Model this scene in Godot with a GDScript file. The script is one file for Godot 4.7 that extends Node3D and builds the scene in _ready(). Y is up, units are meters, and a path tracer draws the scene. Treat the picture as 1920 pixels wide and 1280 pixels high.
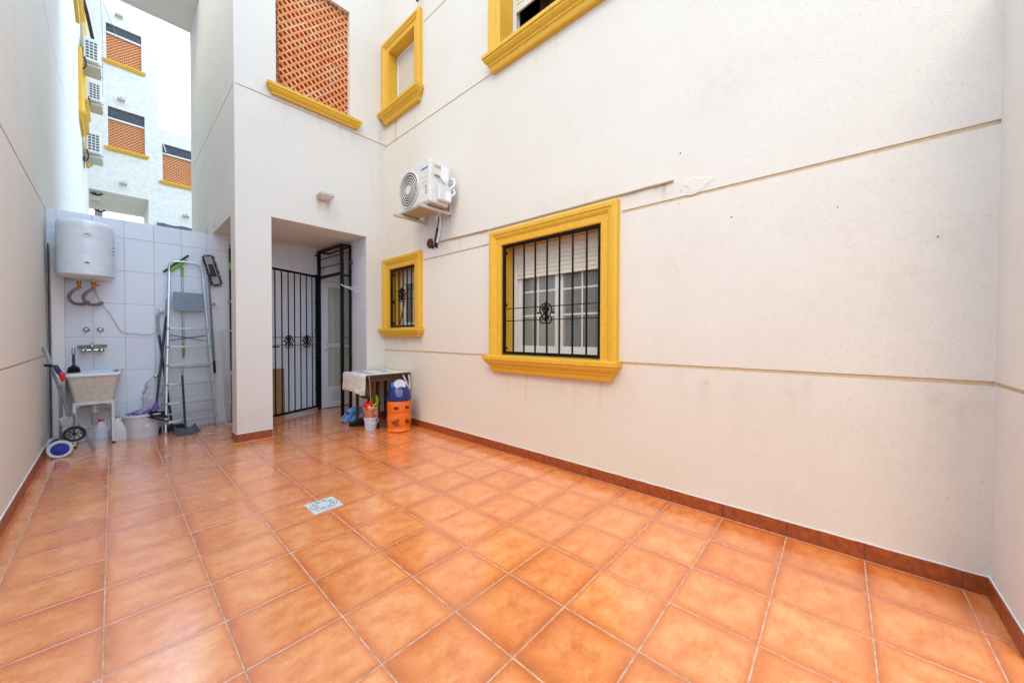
extends Node3D
# Small tiled patio between apartment buildings.  y up, metres.

const XR := 2.765      # right wall
const XL := -0.476     # left wall
const ZE := 0.545      # end wall beside the camera
const ZF := -5.08      # facade with the lattice opening and the pillar
const ZB := -6.405     # white tiled wall
const CEIL := 2.645
var M := {}
var rng := RandomNumberGenerator.new()
var used := {}

# ---------------------------------------------------------------- geometry collector
class G:
	var v := PackedVector3Array()
	var n := PackedVector3Array()
	var t := PackedVector2Array()
	var t2 := PackedVector2Array()
	var x := Transform3D.IDENTITY
	var q2 := Vector2.ZERO
	func p3(a, b, c, na, nb, nc, ua = Vector2.ZERO, ub = Vector2.RIGHT, uc = Vector2.ONE):
		for k in [[a, na, ua], [c, nc, uc], [b, nb, ub]]:
			v.append(x * k[0]); n.append((x.basis * k[1]).normalized()); t.append(k[2]); t2.append(q2)
	func quad(a, b, c, d, ua = Vector2(0, 1), uc = Vector2(1, 0)):
		var nn: Vector3 = (b - a).cross(c - a).normalized()
		if nn == Vector3.ZERO: nn = (c - a).cross(d - a).normalized()
		var ub := Vector2(uc.x, ua.y)
		var ud := Vector2(ua.x, uc.y)
		p3(a, b, c, nn, nn, nn, ua, ub, uc)
		p3(a, c, d, nn, nn, nn, ua, uc, ud)
	func tri(a, b, c):
		var nn: Vector3 = (b - a).cross(c - a).normalized()
		p3(a, b, c, nn, nn, nn)
	func box(c: Vector3, s: Vector3, b := 0.0, bas := Basis.IDENTITY):
		var h := s * 0.5
		b = minf(b, minf(h.x, minf(h.y, h.z)) * 0.9)
		var keep := x
		x = x * Transform3D(bas, c)
		for ax in 3:
			var i := (ax + 1) % 3
			var j := (ax + 2) % 3
			for sg in [-1.0, 1.0]:
				var pts := []
				for k in [[-1, -1], [1, -1], [1, 1], [-1, 1]]:
					var p := Vector3.ZERO
					p[ax] = sg * h[ax]; p[i] = k[0] * (h[i] - b); p[j] = k[1] * (h[j] - b)
					pts.append(p)
				if sg < 0: pts.reverse()
				quad(pts[0], pts[1], pts[2], pts[3])
		if b > 0.0:
			for ax in 3:
				var i := (ax + 1) % 3
				var j := (ax + 2) % 3
				for s1 in [-1.0, 1.0]:
					for s2 in [-1.0, 1.0]:
						var a0 := Vector3.ZERO
						var a1 := Vector3.ZERO
						a0[i] = s1 * h[i]; a0[j] = s2 * (h[j] - b); a0[ax] = -(h[ax] - b)
						a1[i] = s1 * (h[i] - b); a1[j] = s2 * h[j]; a1[ax] = -(h[ax] - b)
						var b0 := a0
						var b1 := a1
						b0[ax] = -b0[ax]; b1[ax] = -b1[ax]
						if s1 * s2 > 0: quad(a0, a1, b1, b0)
						else: quad(a1, a0, b0, b1)
			for s1 in [-1.0, 1.0]:
				for s2 in [-1.0, 1.0]:
					for s3 in [-1.0, 1.0]:
						var a := Vector3(s1 * h.x, s2 * (h.y - b), s3 * (h.z - b))
						var c2 := Vector3(s1 * (h.x - b), s2 * h.y, s3 * (h.z - b))
						var d := Vector3(s1 * (h.x - b), s2 * (h.y - b), s3 * h.z)
						if s1 * s2 * s3 > 0: tri(a, c2, d)
						else: tri(a, d, c2)
		x = keep
	func span(a: Vector3, b: Vector3, bev := 0.0):
		box((a + b) * 0.5, (b - a).abs(), bev)
	# rows of points joined smoothly; wrap closes each row.  Faces look along row_dir x column_dir
	func grid(rows: Array, wrap := false, uvs := Vector2.ONE):
		var r := rows.size()
		var c: int = rows[0].size()
		var ns := []
		for i in r:
			var z := PackedVector3Array()
			z.resize(c)
			ns.append(z)
		var cc: int = c if wrap else c - 1
		for i in r - 1:
			for j in cc:
				var k: int = (j + 1) % c
				var a: Vector3 = rows[i][j]
				var b: Vector3 = rows[i][k]
				var d: Vector3 = rows[i + 1][k]
				var e: Vector3 = rows[i + 1][j]
				var f: Vector3 = (d - a).cross(e - b)
				ns[i][j] += f; ns[i][k] += f; ns[i + 1][k] += f; ns[i + 1][j] += f
		for i in r - 1:
			for j in cc:
				var k: int = (j + 1) % c
				var u0 := Vector2(float(j) / cc, float(i) / (r - 1)) * uvs
				var u1 := Vector2(float(j + 1) / cc, float(i + 1) / (r - 1)) * uvs
				var a: Vector3 = rows[i][j]
				var b: Vector3 = rows[i][k]
				var d: Vector3 = rows[i + 1][k]
				var e: Vector3 = rows[i + 1][j]
				if a != b: p3(a, b, d, ns[i][j], ns[i][k], ns[i + 1][k], u0, Vector2(u1.x, u0.y), u1)
				if d != e: p3(a, d, e, ns[i][j], ns[i + 1][k], ns[i + 1][j], u0, u1, Vector2(u0.x, u1.y))
	func fan(ring, flip := false):
		var c := Vector3.ZERO
		for p in ring: c += p
		c /= ring.size()
		for j in ring.size():
			var k: int = (j + 1) % ring.size()
			if flip: tri(c, ring[k], ring[j])
			else: tri(c, ring[j], ring[k])
	# tube along points; r a number or one radius for each point
	func tube(pts: Array, r, sides := 8, closed := false, flat := 1.0):
		var rows := []
		var m := pts.size()
		var up := Vector3.ZERO
		for i in m:
			var a: Vector3 = pts[(i - 1 + m) % m] if (closed or i > 0) else pts[0]
			var b: Vector3 = pts[(i + 1) % m] if (closed or i < m - 1) else pts[m - 1]
			var d := (b - a).normalized()
			if up == Vector3.ZERO:
				up = Vector3.UP if absf(d.y) < 0.9 else Vector3.RIGHT
			up = (up - d * up.dot(d)).normalized()
			var s := d.cross(up).normalized()
			var rr: float = r[i] if r is Array else r
			var ring := []
			for k in sides:
				var an := TAU * k / sides
				ring.append(pts[i] + up * cos(an) * rr + s * sin(an) * rr * flat)
			rows.append(ring)
		if closed: rows.append(rows[0].duplicate())
		grid(rows, true)
		if not closed:
			fan(rows[0], true)
			fan(rows[m - 1], false)
	# profile of Vector2(radius, height) turned about y
	func lathe(prof: Array, seg := 24, sx := 1.0, sz := 1.0, crease := 40.0):
		var start := 0
		while start < prof.size() - 1:
			var end := start + 1
			while end < prof.size() - 1:
				var d0: Vector2 = prof[end] - prof[end - 1]
				var d1: Vector2 = prof[end + 1] - prof[end]
				if absf(rad_to_deg(d0.angle_to(d1))) > crease: break
				end += 1
			var rows := []
			for i in range(start, end + 1):
				var ring := []
				for k in seg:
					var an := TAU * k / seg
					ring.append(Vector3(prof[i].x * sin(an) * sx, prof[i].y, prof[i].x * cos(an) * sz))
				rows.append(ring)
			grid(rows, true)
			start = end
	# polygon in x,y pushed along z from z0 to z1
	func prism(poly: PackedVector2Array, z0: float, z1: float):
		if Geometry2D.is_polygon_clockwise(poly): poly.reverse()
		var idx := Geometry2D.triangulate_polygon(poly)
		for i in range(0, idx.size(), 3):
			var a := poly[idx[i]]
			var b := poly[idx[i + 1]]
			var c := poly[idx[i + 2]]
			if (b - a).cross(c - a) < 0:
				var s := b; b = c; c = s
			tri(Vector3(a.x, a.y, z1), Vector3(b.x, b.y, z1), Vector3(c.x, c.y, z1))
			tri(Vector3(a.x, a.y, z0), Vector3(c.x, c.y, z0), Vector3(b.x, b.y, z0))
		for i in poly.size():
			var a := poly[i]
			var b := poly[(i + 1) % poly.size()]
			quad(Vector3(a.x, a.y, z0), Vector3(b.x, b.y, z0), Vector3(b.x, b.y, z1), Vector3(a.x, a.y, z1))
	# wall face in x (along) y (up), looking +z, with rectangular recesses [x0, y0, x1, y1, depth, closed]
	func wall(x0: float, y0: float, x1: float, y1: float, holes: Array):
		var us := [x0, x1]
		var vs := [y0, y1]
		for h in holes:
			us.append_array([clampf(h[0], x0, x1), clampf(h[2], x0, x1)]); vs.append_array([clampf(h[1], y0, y1), clampf(h[3], y0, y1)])
		us.sort(); vs.sort()
		for i in us.size() - 1:
			if us[i + 1] - us[i] < 1e-5: continue
			for j in vs.size() - 1:
				if vs[j + 1] - vs[j] < 1e-5: continue
				var c := Vector2((us[i] + us[i + 1]) * 0.5, (vs[j] + vs[j + 1]) * 0.5)
				var z := 0.0
				var skip := false
				for h in holes:
					if c.x > h[0] and c.x < h[2] and c.y > h[1] and c.y < h[3]:
						z = -h[4]
						skip = not h[5]
				if skip: continue
				wq(Vector3(us[i], vs[j], z), Vector3(us[i + 1], vs[j], z), Vector3(us[i + 1], vs[j + 1], z), Vector3(us[i], vs[j + 1], z), x0, y0, x1, y1)
		for h in holes:
			var a := Vector3(h[0], h[1], 0)
			var b := Vector3(h[2], h[1], 0)
			var c := Vector3(h[2], h[3], 0)
			var d := Vector3(h[0], h[3], 0)
			var e := Vector3(0, 0, -h[4])
			for s in [[b, a], [c, b], [d, c], [a, d]]:
				wq(s[1], s[0], s[0] + e, s[1] + e, x0, y0, x1, y1, true)
	func wq(a, b, c, d, x0, y0, x1, y1, flip := false):
		var nn: Vector3 = (b - a).cross(c - a).normalized()
		if flip:
			var s = b; b = d; d = s
			nn = -nn
		for k in [[a, c, b], [a, d, c]]:
			for p in k:
				v.append(x * p); n.append((x.basis * nn).normalized())
				t.append(Vector2(p.x, -p.y)); t2.append(Vector2((p.x - x0) / (x1 - x0), 1.0 - (p.y - y0) / (y1 - y0)))
	func mesh() -> ArrayMesh:
		var a := []
		a.resize(Mesh.ARRAY_MAX)
		a[Mesh.ARRAY_VERTEX] = v; a[Mesh.ARRAY_NORMAL] = n; a[Mesh.ARRAY_TEX_UV] = t; a[Mesh.ARRAY_TEX_UV2] = t2
		var m := ArrayMesh.new()
		m.add_surface_from_arrays(Mesh.PRIMITIVE_TRIANGLES, a)
		return m

# ---------------------------------------------------------------- nodes
func put(g, called: String, m: Material, parent: Node = self) -> MeshInstance3D:
	var o := MeshInstance3D.new()
	o.mesh = g.mesh() if g is G else g
	o.material_override = m
	o.name = numbered(called) if parent == self else called
	parent.add_child(o, true)
	return o
func numbered(s: String) -> String:
	used[s] = used.get(s, -1) + 1
	return s if used[s] == 0 else "%s_%03d" % [s, used[s]]
func tag(o: Node, label: String, cat := "", group := "", kind := "") -> Node:
	if label: o.set_meta("label", label)
	if cat: o.set_meta("category", cat)
	if group: o.set_meta("group", group)
	if kind: o.set_meta("kind", kind)
	return o
func thing(called: String, label: String, cat: String, at := Vector3.ZERO, group := "") -> Node3D:
	var o := Node3D.new()
	o.name = numbered(called)
	add_child(o)
	o.position = at
	tag(o, label, cat, group)
	return o
func text(s: String, h: float, depth: float, m: Material, called: String, parent: Node, xf: Transform3D) -> MeshInstance3D:
	var tm := TextMesh.new()
	var f := SystemFont.new()
	f.font_names = PackedStringArray(["Droid Sans"])
	f.font_weight = 700
	tm.font = f; tm.text = s; tm.font_size = 48; tm.pixel_size = h / 36.0; tm.depth = depth; tm.curve_step = 2.0
	var o := MeshInstance3D.new()
	o.mesh = tm; o.material_override = m; o.name = called
	parent.add_child(o, true)
	o.transform = xf
	return o
func V(a, b, c) -> Vector3: return Vector3(a, b, c)
func arc(c: Vector3, a: Vector3, b: Vector3, r: float, t0: float, t1: float, k := 8) -> Array:
	var o := []
	for i in k + 1:
		var t := lerpf(t0, t1, float(i) / k)
		o.append(c + a * cos(t) * r + b * sin(t) * r)
	return o
func smooth_path(pts: Array, k := 6) -> Array:
	var o := []
	for i in pts.size() - 1:
		var a: Vector3 = pts[maxi(i - 1, 0)]
		var d: Vector3 = pts[mini(i + 2, pts.size() - 1)]
		for j in k: o.append((pts[i] as Vector3).cubic_interpolate(pts[i + 1], a, d, float(j) / k))
	o.append(pts[-1])
	return o

# ---------------------------------------------------------------- materials
func noise(freq: float, sd: int, oct := 4, kind := FastNoiseLite.TYPE_SIMPLEX_SMOOTH) -> FastNoiseLite:
	var f := FastNoiseLite.new()
	f.noise_type = kind; f.frequency = freq; f.seed = sd; f.fractal_octaves = oct
	return f
func noise_tex(freq: float, sd: int, lo: Color, hi: Color, size := 512, oct := 4, kind := FastNoiseLite.TYPE_SIMPLEX_SMOOTH) -> ImageTexture:
	var im := noise(freq, sd, oct, kind).get_seamless_image(size, size)
	im.convert(Image.FORMAT_RGB8)
	if lo != Color.BLACK or hi != Color.WHITE:
		var d := im.get_data()
		for i in range(0, d.size(), 3):
			var c := lo.lerp(hi, d[i] / 255.0)
			d[i] = int(c.r * 255); d[i + 1] = int(c.g * 255); d[i + 2] = int(c.b * 255)
		im = Image.create_from_data(size, size, false, Image.FORMAT_RGB8, d)
	return ImageTexture.create_from_image(im)
func mat(c: Color, rough := 0.6, metal := 0.0) -> StandardMaterial3D:
	var m := StandardMaterial3D.new()
	m.albedo_color = c; m.roughness = rough; m.metallic = metal
	return m
func grained(c: Color, rough: float, tex: Texture2D, scale: float, bump: Texture2D = null, bump_cm := 0.0, metal := 0.0) -> StandardMaterial3D:
	var m := mat(c, rough, metal)
	m.albedo_texture = tex
	m.uv1_triplanar = true; m.uv1_world_triplanar = true; m.uv1_scale = Vector3.ONE * scale
	if bump:
		m.heightmap_enabled = true; m.heightmap_texture = bump; m.heightmap_scale = bump_cm
	return m
func clear(c: Color, a: float, rough := 0.08) -> StandardMaterial3D:
	var m := mat(Color(c.r, c.g, c.b, a), rough)
	m.transparency = BaseMaterial3D.TRANSPARENCY_ALPHA
	return m
func stained(base: StandardMaterial3D, tex: Texture2D) -> StandardMaterial3D:
	var m: StandardMaterial3D = base.duplicate()
	m.detail_enabled = true; m.detail_albedo = tex; m.detail_blend_mode = BaseMaterial3D.BLEND_MODE_MUL; m.detail_uv_layer = BaseMaterial3D.DETAIL_UV_2
	return m
# weather marks on a rendered wall: soft mottling, drips [x, y, length, width, strength], drill holes [x, y]; grime x range
func wall_marks(size: Vector2i, x0, y0, x1, y1, drips: Array, dots: Array, smears: Array, sd: int) -> ImageTexture:
	var a := noise(0.006, sd, 4)
	var b := noise(0.05, sd + 1, 3)
	var c := noise(0.22, sd + 2, 2)
	var st := noise(0.02, sd + 3, 3)
	var im := Image.create(size.x, size.y, false, Image.FORMAT_RGB8)
	var sx: float = (x1 - x0) / size.x
	var sy: float = (y1 - y0) / size.y
	for j in size.y:
		var y: float = y1 - (j + 0.5) * sy
		for i in size.x:
			var x: float = x0 + (i + 0.5) * sx
			var px := x * 180.0
			var py := y * 180.0
			var k := 0.5 + 0.5 * a.get_noise_2d(px, py)
			var d := maxf(0.0, k - 0.46) * 0.05
			var fine := b.get_noise_2d(px, py)
			d *= 0.75 + 0.8 * fine
			d += maxf(0.0, c.get_noise_2d(px, py) - 0.42) * 0.2
			for s in smears:
				var q := Vector2((x - s[0]) / s[2], (y - s[1]) / s[3]).length()
				q += 0.5 * b.get_noise_2d(px * 0.35, py * 0.35 + 50.0)
				if q < 1.0: d += 0.2 * s[4] * (1.0 - q) * (0.6 + 0.7 * fine)
			for s in drips:
				if y < s[1] and y > s[1] - s[2] and absf(x - s[0]) < s[3] * 2.0:
					var w: float = exp(-pow((x - s[0] + 0.01 * st.get_noise_1d(py)) / (s[3] * 0.5), 2.0))
					d += 0.6 * s[4] * w * (1.0 - (s[1] - y) / s[2]) * (0.7 + 0.6 * fine)
			d = clampf(d, 0.0, 0.75)
			var col := Color(1.0 - d * 0.62, 1.0 - d * 0.86, 1.0 - d * 1.22)
			for s in dots:
				if Vector2(x - s[0], y - s[1]).length() < s[2] * 0.1: col = Color(0.4, 0.3, 0.2)
			im.set_pixel(i, j, col)
	return ImageTexture.create_from_image(im)
func tile_print(sd: int) -> ImageTexture:
	var a := noise(0.012, sd, 4)
	var b := noise(0.045, sd + 40, 4)
	var c := noise(0.3, sd + 80, 2)
	var r := RandomNumberGenerator.new()
	r.seed = sd
	var e := [r.randf_range(0.04, 0.24), r.randf_range(0.04, 0.22), r.randf_range(0.04, 0.24), r.randf_range(0.04, 0.22)]
	var im := Image.create(256, 256, false, Image.FORMAT_RGB8)
	var lift := r.randf_range(-0.08, 0.08)
	for j in 256:
		for i in 256:
			var u := i / 255.0
			var w := j / 255.0
			var st := a.get_noise_2d(i * 0.7, j * 1.0)
			var fb := b.get_noise_2d(i * 0.9, j * 1.1)
			var br := b.get_noise_2d(i * 0.25 + 500.0, j * 2.6)
			var bc := b.get_noise_2d(i * 2.6 + 900.0, j * 0.25)
			var edge := 0.0
			var ds := [u, w, 1.0 - u, 1.0 - w]
			for k in 4:
				var q: float = ds[k] / (e[k] * maxf(0.25, 1.0 + 0.8 * fb + 1.1 * st + 0.35 * (br if k % 2 == 0 else bc)))
				edge = maxf(edge, clampf(1.1 - q, 0.0, 1.0))
			edge = smoothstep(0.0, 1.0, edge)
			var k2 := clampf(0.68 + lift + 0.40 * st + 0.22 * fb + 0.10 * br - 0.52 * edge + 0.05 * c.get_noise_2d(i, j), 0.0, 1.0)
			var col := Color(0.75, 0.385, 0.17).lerp(Color(0.875, 0.49, 0.24), minf(k2 * 2.0, 1.0)).lerp(Color(0.94, 0.635, 0.395), maxf(0.0, k2 * 2.0 - 1.0))
			if c.get_noise_2d(i * 1.7 + 300.0, j * 1.7) > 0.80: col = col.lerp(Color(0.88, 0.70, 0.52), 0.35)
			im.set_pixel(i, j, col)
	return ImageTexture.create_from_image(im)

func make_materials():
	var bump := noise_tex(0.15, 11, Color.BLACK, Color.WHITE, 1024, 4)
	var grain := noise_tex(0.14, 12, Color(0.94, 0.93, 0.92), Color(1, 1, 1), 1024, 4)
	var pits := noise_tex(0.03, 14, Color(0.93, 0.92, 0.90), Color.WHITE, 512, 5)
	M.stucco = grained(Color(0.91, 0.89, 0.855), 0.92, grain, 0.9, bump, 0.2)
	M.stucco_left = grained(Color(0.91, 0.89, 0.855), 0.92, grain, 0.9, bump, 0.12)
	M.stucco_far = grained(Color(0.91, 0.89, 0.855), 0.92, pits, 0.35)
	M.yellow = grained(Color(0.905, 0.705, 0.20), 0.62, noise_tex(0.02, 15, Color(0.93, 0.92, 0.90), Color.WHITE, 512, 5), 1.6, bump, 0.03)
	M.iron = mat(Color(0.05, 0.042, 0.04), 0.5)
	M.iron.metallic_specular = 0.3
	M.white_alu = mat(Color(0.86, 0.86, 0.85), 0.35)
	M.cream_shutter = mat(Color(0.87, 0.85, 0.80), 0.5)
	M.glass = clear(Color(0.85, 0.9, 0.9), 0.12, 0.03)
	M.curtain = grained(Color(0.86, 0.83, 0.76), 0.9, noise_tex(0.15, 16, Color(0.88, 0.87, 0.85), Color.WHITE, 256, 3), 6.0)
	M.dark_curtain = grained(Color(0.36, 0.25, 0.19), 0.85, noise_tex(0.09, 17, Color(0.6, 0.55, 0.5), Color.WHITE, 256, 3), 5.0)
	M.grey_curtain = grained(Color(0.66, 0.64, 0.58), 0.9, M.curtain.albedo_texture, 6.0)
	M.net = grained(Color(0.24, 0.24, 0.235), 0.9, noise_tex(0.15, 18, Color(0.82, 0.82, 0.82), Color.WHITE, 256, 3), 6.0)
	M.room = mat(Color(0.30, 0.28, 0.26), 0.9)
	M.clay = grained(Color(0.97, 0.69, 0.48), 0.9, noise_tex(0.03, 19, Color(0.90, 0.85, 0.82), Color.WHITE, 512, 5), 2.2)
	M.clay2 = grained(Color(0.96, 0.64, 0.42), 0.9, M.clay.albedo_texture, 1.7)
	M.clay3 = grained(Color(0.97, 0.74, 0.56), 0.9, M.clay.albedo_texture, 1.3)
	M.mortar = grained(Color(0.78, 0.50, 0.26), 0.95, noise_tex(0.04, 20, Color(0.7, 0.62, 0.55), Color.WHITE, 512, 5), 2.0, bump, 0.5)
	M.wall_tile = []
	for k in 3:
		var m := mat([Color(0.885, 0.905, 0.94), Color(0.875, 0.895, 0.935), Color(0.89, 0.91, 0.94)][k], 0.2)
		m.uv1_triplanar = true; m.uv1_world_triplanar = true; m.uv1_scale = Vector3.ONE * 1.1
		m.albedo_texture = grain
		m.heightmap_enabled = true; m.heightmap_texture = noise_tex(0.006, 21, Color.BLACK, Color.WHITE, 256, 2) if k == 0 else M.wall_tile[0].heightmap_texture; m.heightmap_scale = 0.12
		M.wall_tile.append(m)
	M.joint = mat(Color(0.78, 0.785, 0.80), 0.9)
	M.floor_tile = []
	var fb := noise_tex(0.012, 22, Color.BLACK, Color.WHITE, 512, 5)
	var fr := noise_tex(0.02, 23, Color(0.15, 0.15, 0.15), Color(0.32, 0.32, 0.32), 512, 5)
	for k in 12:
		var m := mat(Color.WHITE, 1.0)
		m.albedo_texture = tile_print(100 + k * 7)
		m.roughness_texture = fr
		m.metallic_specular = 0.71
		m.clearcoat_enabled = true; m.clearcoat = 1.0; m.clearcoat_roughness = 0.17
		m.heightmap_enabled = true; m.heightmap_texture = fb; m.heightmap_scale = 0.03
		M.floor_tile.append(m)
	M.skirt = grained(Color(0.70, 0.36, 0.18), 0.42, noise_tex(0.02, 24, Color(0.72, 0.66, 0.6), Color.WHITE, 512, 5), 2.0)
	M.grout = grained(Color(0.92, 0.75, 0.62), 0.95, noise_tex(0.02, 25, Color(0.70, 0.66, 0.62), Color.WHITE, 512, 5), 1.5)
	M.caulk = mat(Color(0.90, 0.89, 0.88), 0.8)
	M.ground = grained(Color(0.62, 0.59, 0.55), 0.95, noise_tex(0.02, 26, Color(0.75, 0.75, 0.74), Color.WHITE, 512, 5), 0.4)
	var scuff := noise_tex(0.02, 27, Color(0.94, 0.935, 0.93), Color.WHITE, 512, 5)
	M.enamel = grained(Color(0.88, 0.91, 0.94), 0.22, scuff, 0.8)
	M.ac_white = grained(Color(0.875, 0.87, 0.85), 0.38, scuff, 1.4)
	M.ac_dirty = grained(Color(0.74, 0.66, 0.54), 0.7, pits, 2.0)
	M.ac_dark = mat(Color(0.33, 0.30, 0.26), 0.7)
	M.plastic_white = grained(Color(0.85, 0.845, 0.83), 0.4, scuff, 1.5)
	M.sink = grained(Color(0.86, 0.83, 0.79), 0.4, noise_tex(0.02, 28, Color(0.88, 0.85, 0.80), Color.WHITE, 512, 5), 1.6)
	M.grey_plastic = grained(Color(0.82, 0.825, 0.845), 0.45, scuff, 1.5)
	M.chrome = mat(Color(0.80, 0.80, 0.80), 0.14, 1.0)
	M.alu = grained(Color(0.80, 0.81, 0.82), 0.35, scuff, 3.0, null, 0.0, 0.85)
	M.steel_grey = mat(Color(0.52, 0.53, 0.55), 0.35, 0.7)
	M.brass = mat(Color(0.66, 0.42, 0.22), 0.35, 0.9)
	M.braid = grained(Color(0.62, 0.62, 0.62), 0.4, noise_tex(0.2, 29, Color(0.6, 0.6, 0.6), Color.WHITE, 256, 2), 12.0, null, 0.0, 0.5)
	M.rubber = mat(Color(0.05, 0.045, 0.05), 0.6)
	M.dark_handle = mat(Color(0.20, 0.19, 0.22), 0.45)
	M.grip_grey = mat(Color(0.60, 0.61, 0.63), 0.6)
	M.green = mat(Color(0.42, 0.72, 0.10), 0.4)
	M.blue_hub = mat(Color(0.16, 0.24, 0.62), 0.4)
	M.navy = mat(Color(0.13, 0.17, 0.40), 0.3)
	M.sky_blue = mat(Color(0.40, 0.66, 0.92), 0.55)
	M.bright_blue = mat(Color(0.10, 0.50, 0.90), 0.4)
	M.red = mat(Color(0.85, 0.13, 0.09), 0.4)
	M.yellow_toy = mat(Color(0.90, 0.75, 0.12), 0.4)
	M.orange = grained(Color(0.95, 0.47, 0.10), 0.42, noise_tex(0.015, 30, Color(0.86, 0.80, 0.74), Color.WHITE, 512, 5), 2.0)
	M.print_black = mat(Color(0.07, 0.05, 0.04), 0.6)
	M.print_blue = mat(Color(0.20, 0.36, 0.78), 0.6)
	M.print_red = mat(Color(0.82, 0.25, 0.25), 0.6)
	M.print_pink = mat(Color(0.80, 0.30, 0.46), 0.6)
	M.print_grey = mat(Color(0.50, 0.50, 0.52), 0.6)
	M.label = mat(Color(0.93, 0.93, 0.93), 0.5)
	M.clear_plastic = clear(Color(0.93, 0.96, 1.0), 0.42, 0.3)
	M.clear_blue = clear(Color(0.55, 0.66, 0.88), 0.40, 0.3)
	M.water_jug = clear(Color(0.92, 0.96, 1.0), 0.14, 0.1)
	M.cardboard = grained(Color(0.66, 0.52, 0.36), 0.9, noise_tex(0.02, 31, Color(0.86, 0.84, 0.8), Color.WHITE, 512, 5), 1.6)
	M.wood = grained(Color(0.45, 0.30, 0.19), 0.75, noise_tex(0.02, 32, Color(0.55, 0.5, 0.45), Color.WHITE, 512, 5), 3.0)
	M.bristle = grained(Color(0.76, 0.68, 0.52), 0.9, noise_tex(0.1, 33, Color(0.6, 0.55, 0.48), Color.WHITE, 256, 3), 5.0)
	M.oilcloth = grained(Color(0.93, 0.93, 0.92), 0.35, noise_tex(0.012, 34, Color(0.88, 0.86, 0.83), Color.WHITE, 512, 5), 1.6)
	M.cloth_beige = grained(Color(0.70, 0.65, 0.58), 0.95, noise_tex(0.03, 35, Color(0.6, 0.55, 0.5), Color.WHITE, 512, 5), 4.0)
	M.black_cloth = mat(Color(0.035, 0.032, 0.035), 0.9)
	M.mop_purple = mat(Color(0.42, 0.28, 0.55), 0.9)
	M.mop_pale = mat(Color(0.72, 0.60, 0.72), 0.9)
	M.mop_grey = mat(Color(0.24, 0.23, 0.24), 0.95)
	M.mop_pad = mat(Color(0.62, 0.61, 0.60), 0.9)
	M.duster = mat(Color(0.70, 0.76, 0.76), 0.9)
	M.pot = grained(Color(0.84, 0.52, 0.34), 0.7, scuff, 2.0)
	M.pot_pale = grained(Color(0.82, 0.70, 0.56), 0.7, scuff, 2.0)
	M.awning = grained(Color(0.36, 0.37, 0.40), 0.8, noise_tex(0.02, 36, Color(0.7, 0.7, 0.7), Color.WHITE, 512, 5), 0.9)
	M.cable_brown = mat(Color(0.25, 0.17, 0.11), 0.8)
	M.cable_white = mat(Color(0.78, 0.77, 0.75), 0.6)
	M.rust = grained(Color(0.36, 0.20, 0.13), 0.75, pits, 3.0)
	M.tan_joint = grained(Color(0.86, 0.76, 0.62), 0.9, pits, 1.5)
	M.beige_paint = mat(Color(0.76, 0.72, 0.66), 0.7)
	M.drain = grained(Color(0.82, 0.84, 0.86), 0.4, scuff, 4.0, null, 0.0, 0.1)
	M.bag = clear(Color(0.95, 0.96, 0.98), 0.22, 0.15)
	M.conduit = mat(Color(0.74, 0.64, 0.53), 0.8)
	M.ladder_plate = grained(Color(0.60, 0.66, 0.72), 0.6, noise_tex(0.03, 37, Color(0.62, 0.62, 0.62), Color.WHITE, 512, 5), 4.0)

# ---------------------------------------------------------------- windows and mouldings (x along, y up, z out of the wall)
func surround(u0, v0, u1, v1, w := 0.155) -> G:
	var g := G.new()
	var prof := [[0.0, 0.0], [0.0, 0.030], [0.012, 0.034], [w * 0.42, 0.034], [w * 0.45, 0.042], [w * 0.58, 0.052], [w * 0.66, 0.052], [w * 0.72, 0.062], [w - 0.012, 0.062], [w, 0.055], [w, -0.004]]
	for k in prof.size() - 1:
		var a = prof[k]
		var b = prof[k + 1]
		var pa := [V(u0 - a[0], v0, a[1]), V(u0 - a[0], v1 + a[0], a[1]), V(u1 + a[0], v1 + a[0], a[1]), V(u1 + a[0], v0, a[1])]
		var pb := [V(u0 - b[0], v0, b[1]), V(u0 - b[0], v1 + b[0], b[1]), V(u1 + b[0], v1 + b[0], b[1]), V(u1 + b[0], v0, b[1])]
		for i in 3: g.quad(pa[i], pa[i + 1], pb[i + 1], pb[i])
	return g
func moulded_sill(u0, u1, top, d := 0.125, h := 0.17) -> G:
	var g := G.new()
	var prof := [[0.0, 0.006], [d - 0.004, 0.0], [d, -0.004], [d, -0.038], [d - 0.014, -0.046], [d - 0.014, -0.062], [d - 0.03, -0.082], [d - 0.05, -0.096], [d - 0.05, -0.112], [d - 0.062, -0.118], [d - 0.072, -h + 0.012], [d - 0.08, -h], [0.0, -h]]
	for k in prof.size() - 1:
		var a = prof[k]
		var b = prof[k + 1]
		var ia: float = 0.0 if k == 0 else d - a[0]
		var ib: float = d - b[0]
		if k == prof.size() - 2: ib = ia
		if k == 0: ib = 0.0
		var pa := [V(u0 + ia, top + a[1], -0.004), V(u0 + ia, top + a[1], a[0]), V(u1 - ia, top + a[1], a[0]), V(u1 - ia, top + a[1], -0.004)]
		var pb := [V(u0 + ib, top + b[1], -0.004), V(u0 + ib, top + b[1], b[0]), V(u1 - ib, top + b[1], b[0]), V(u1 - ib, top + b[1], -0.004)]
		for i in 3:
			if pa[i] != pa[i + 1] or pb[i] != pb[i + 1]: g.quad(pb[i], pb[i + 1], pa[i + 1], pa[i])
	return g
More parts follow.
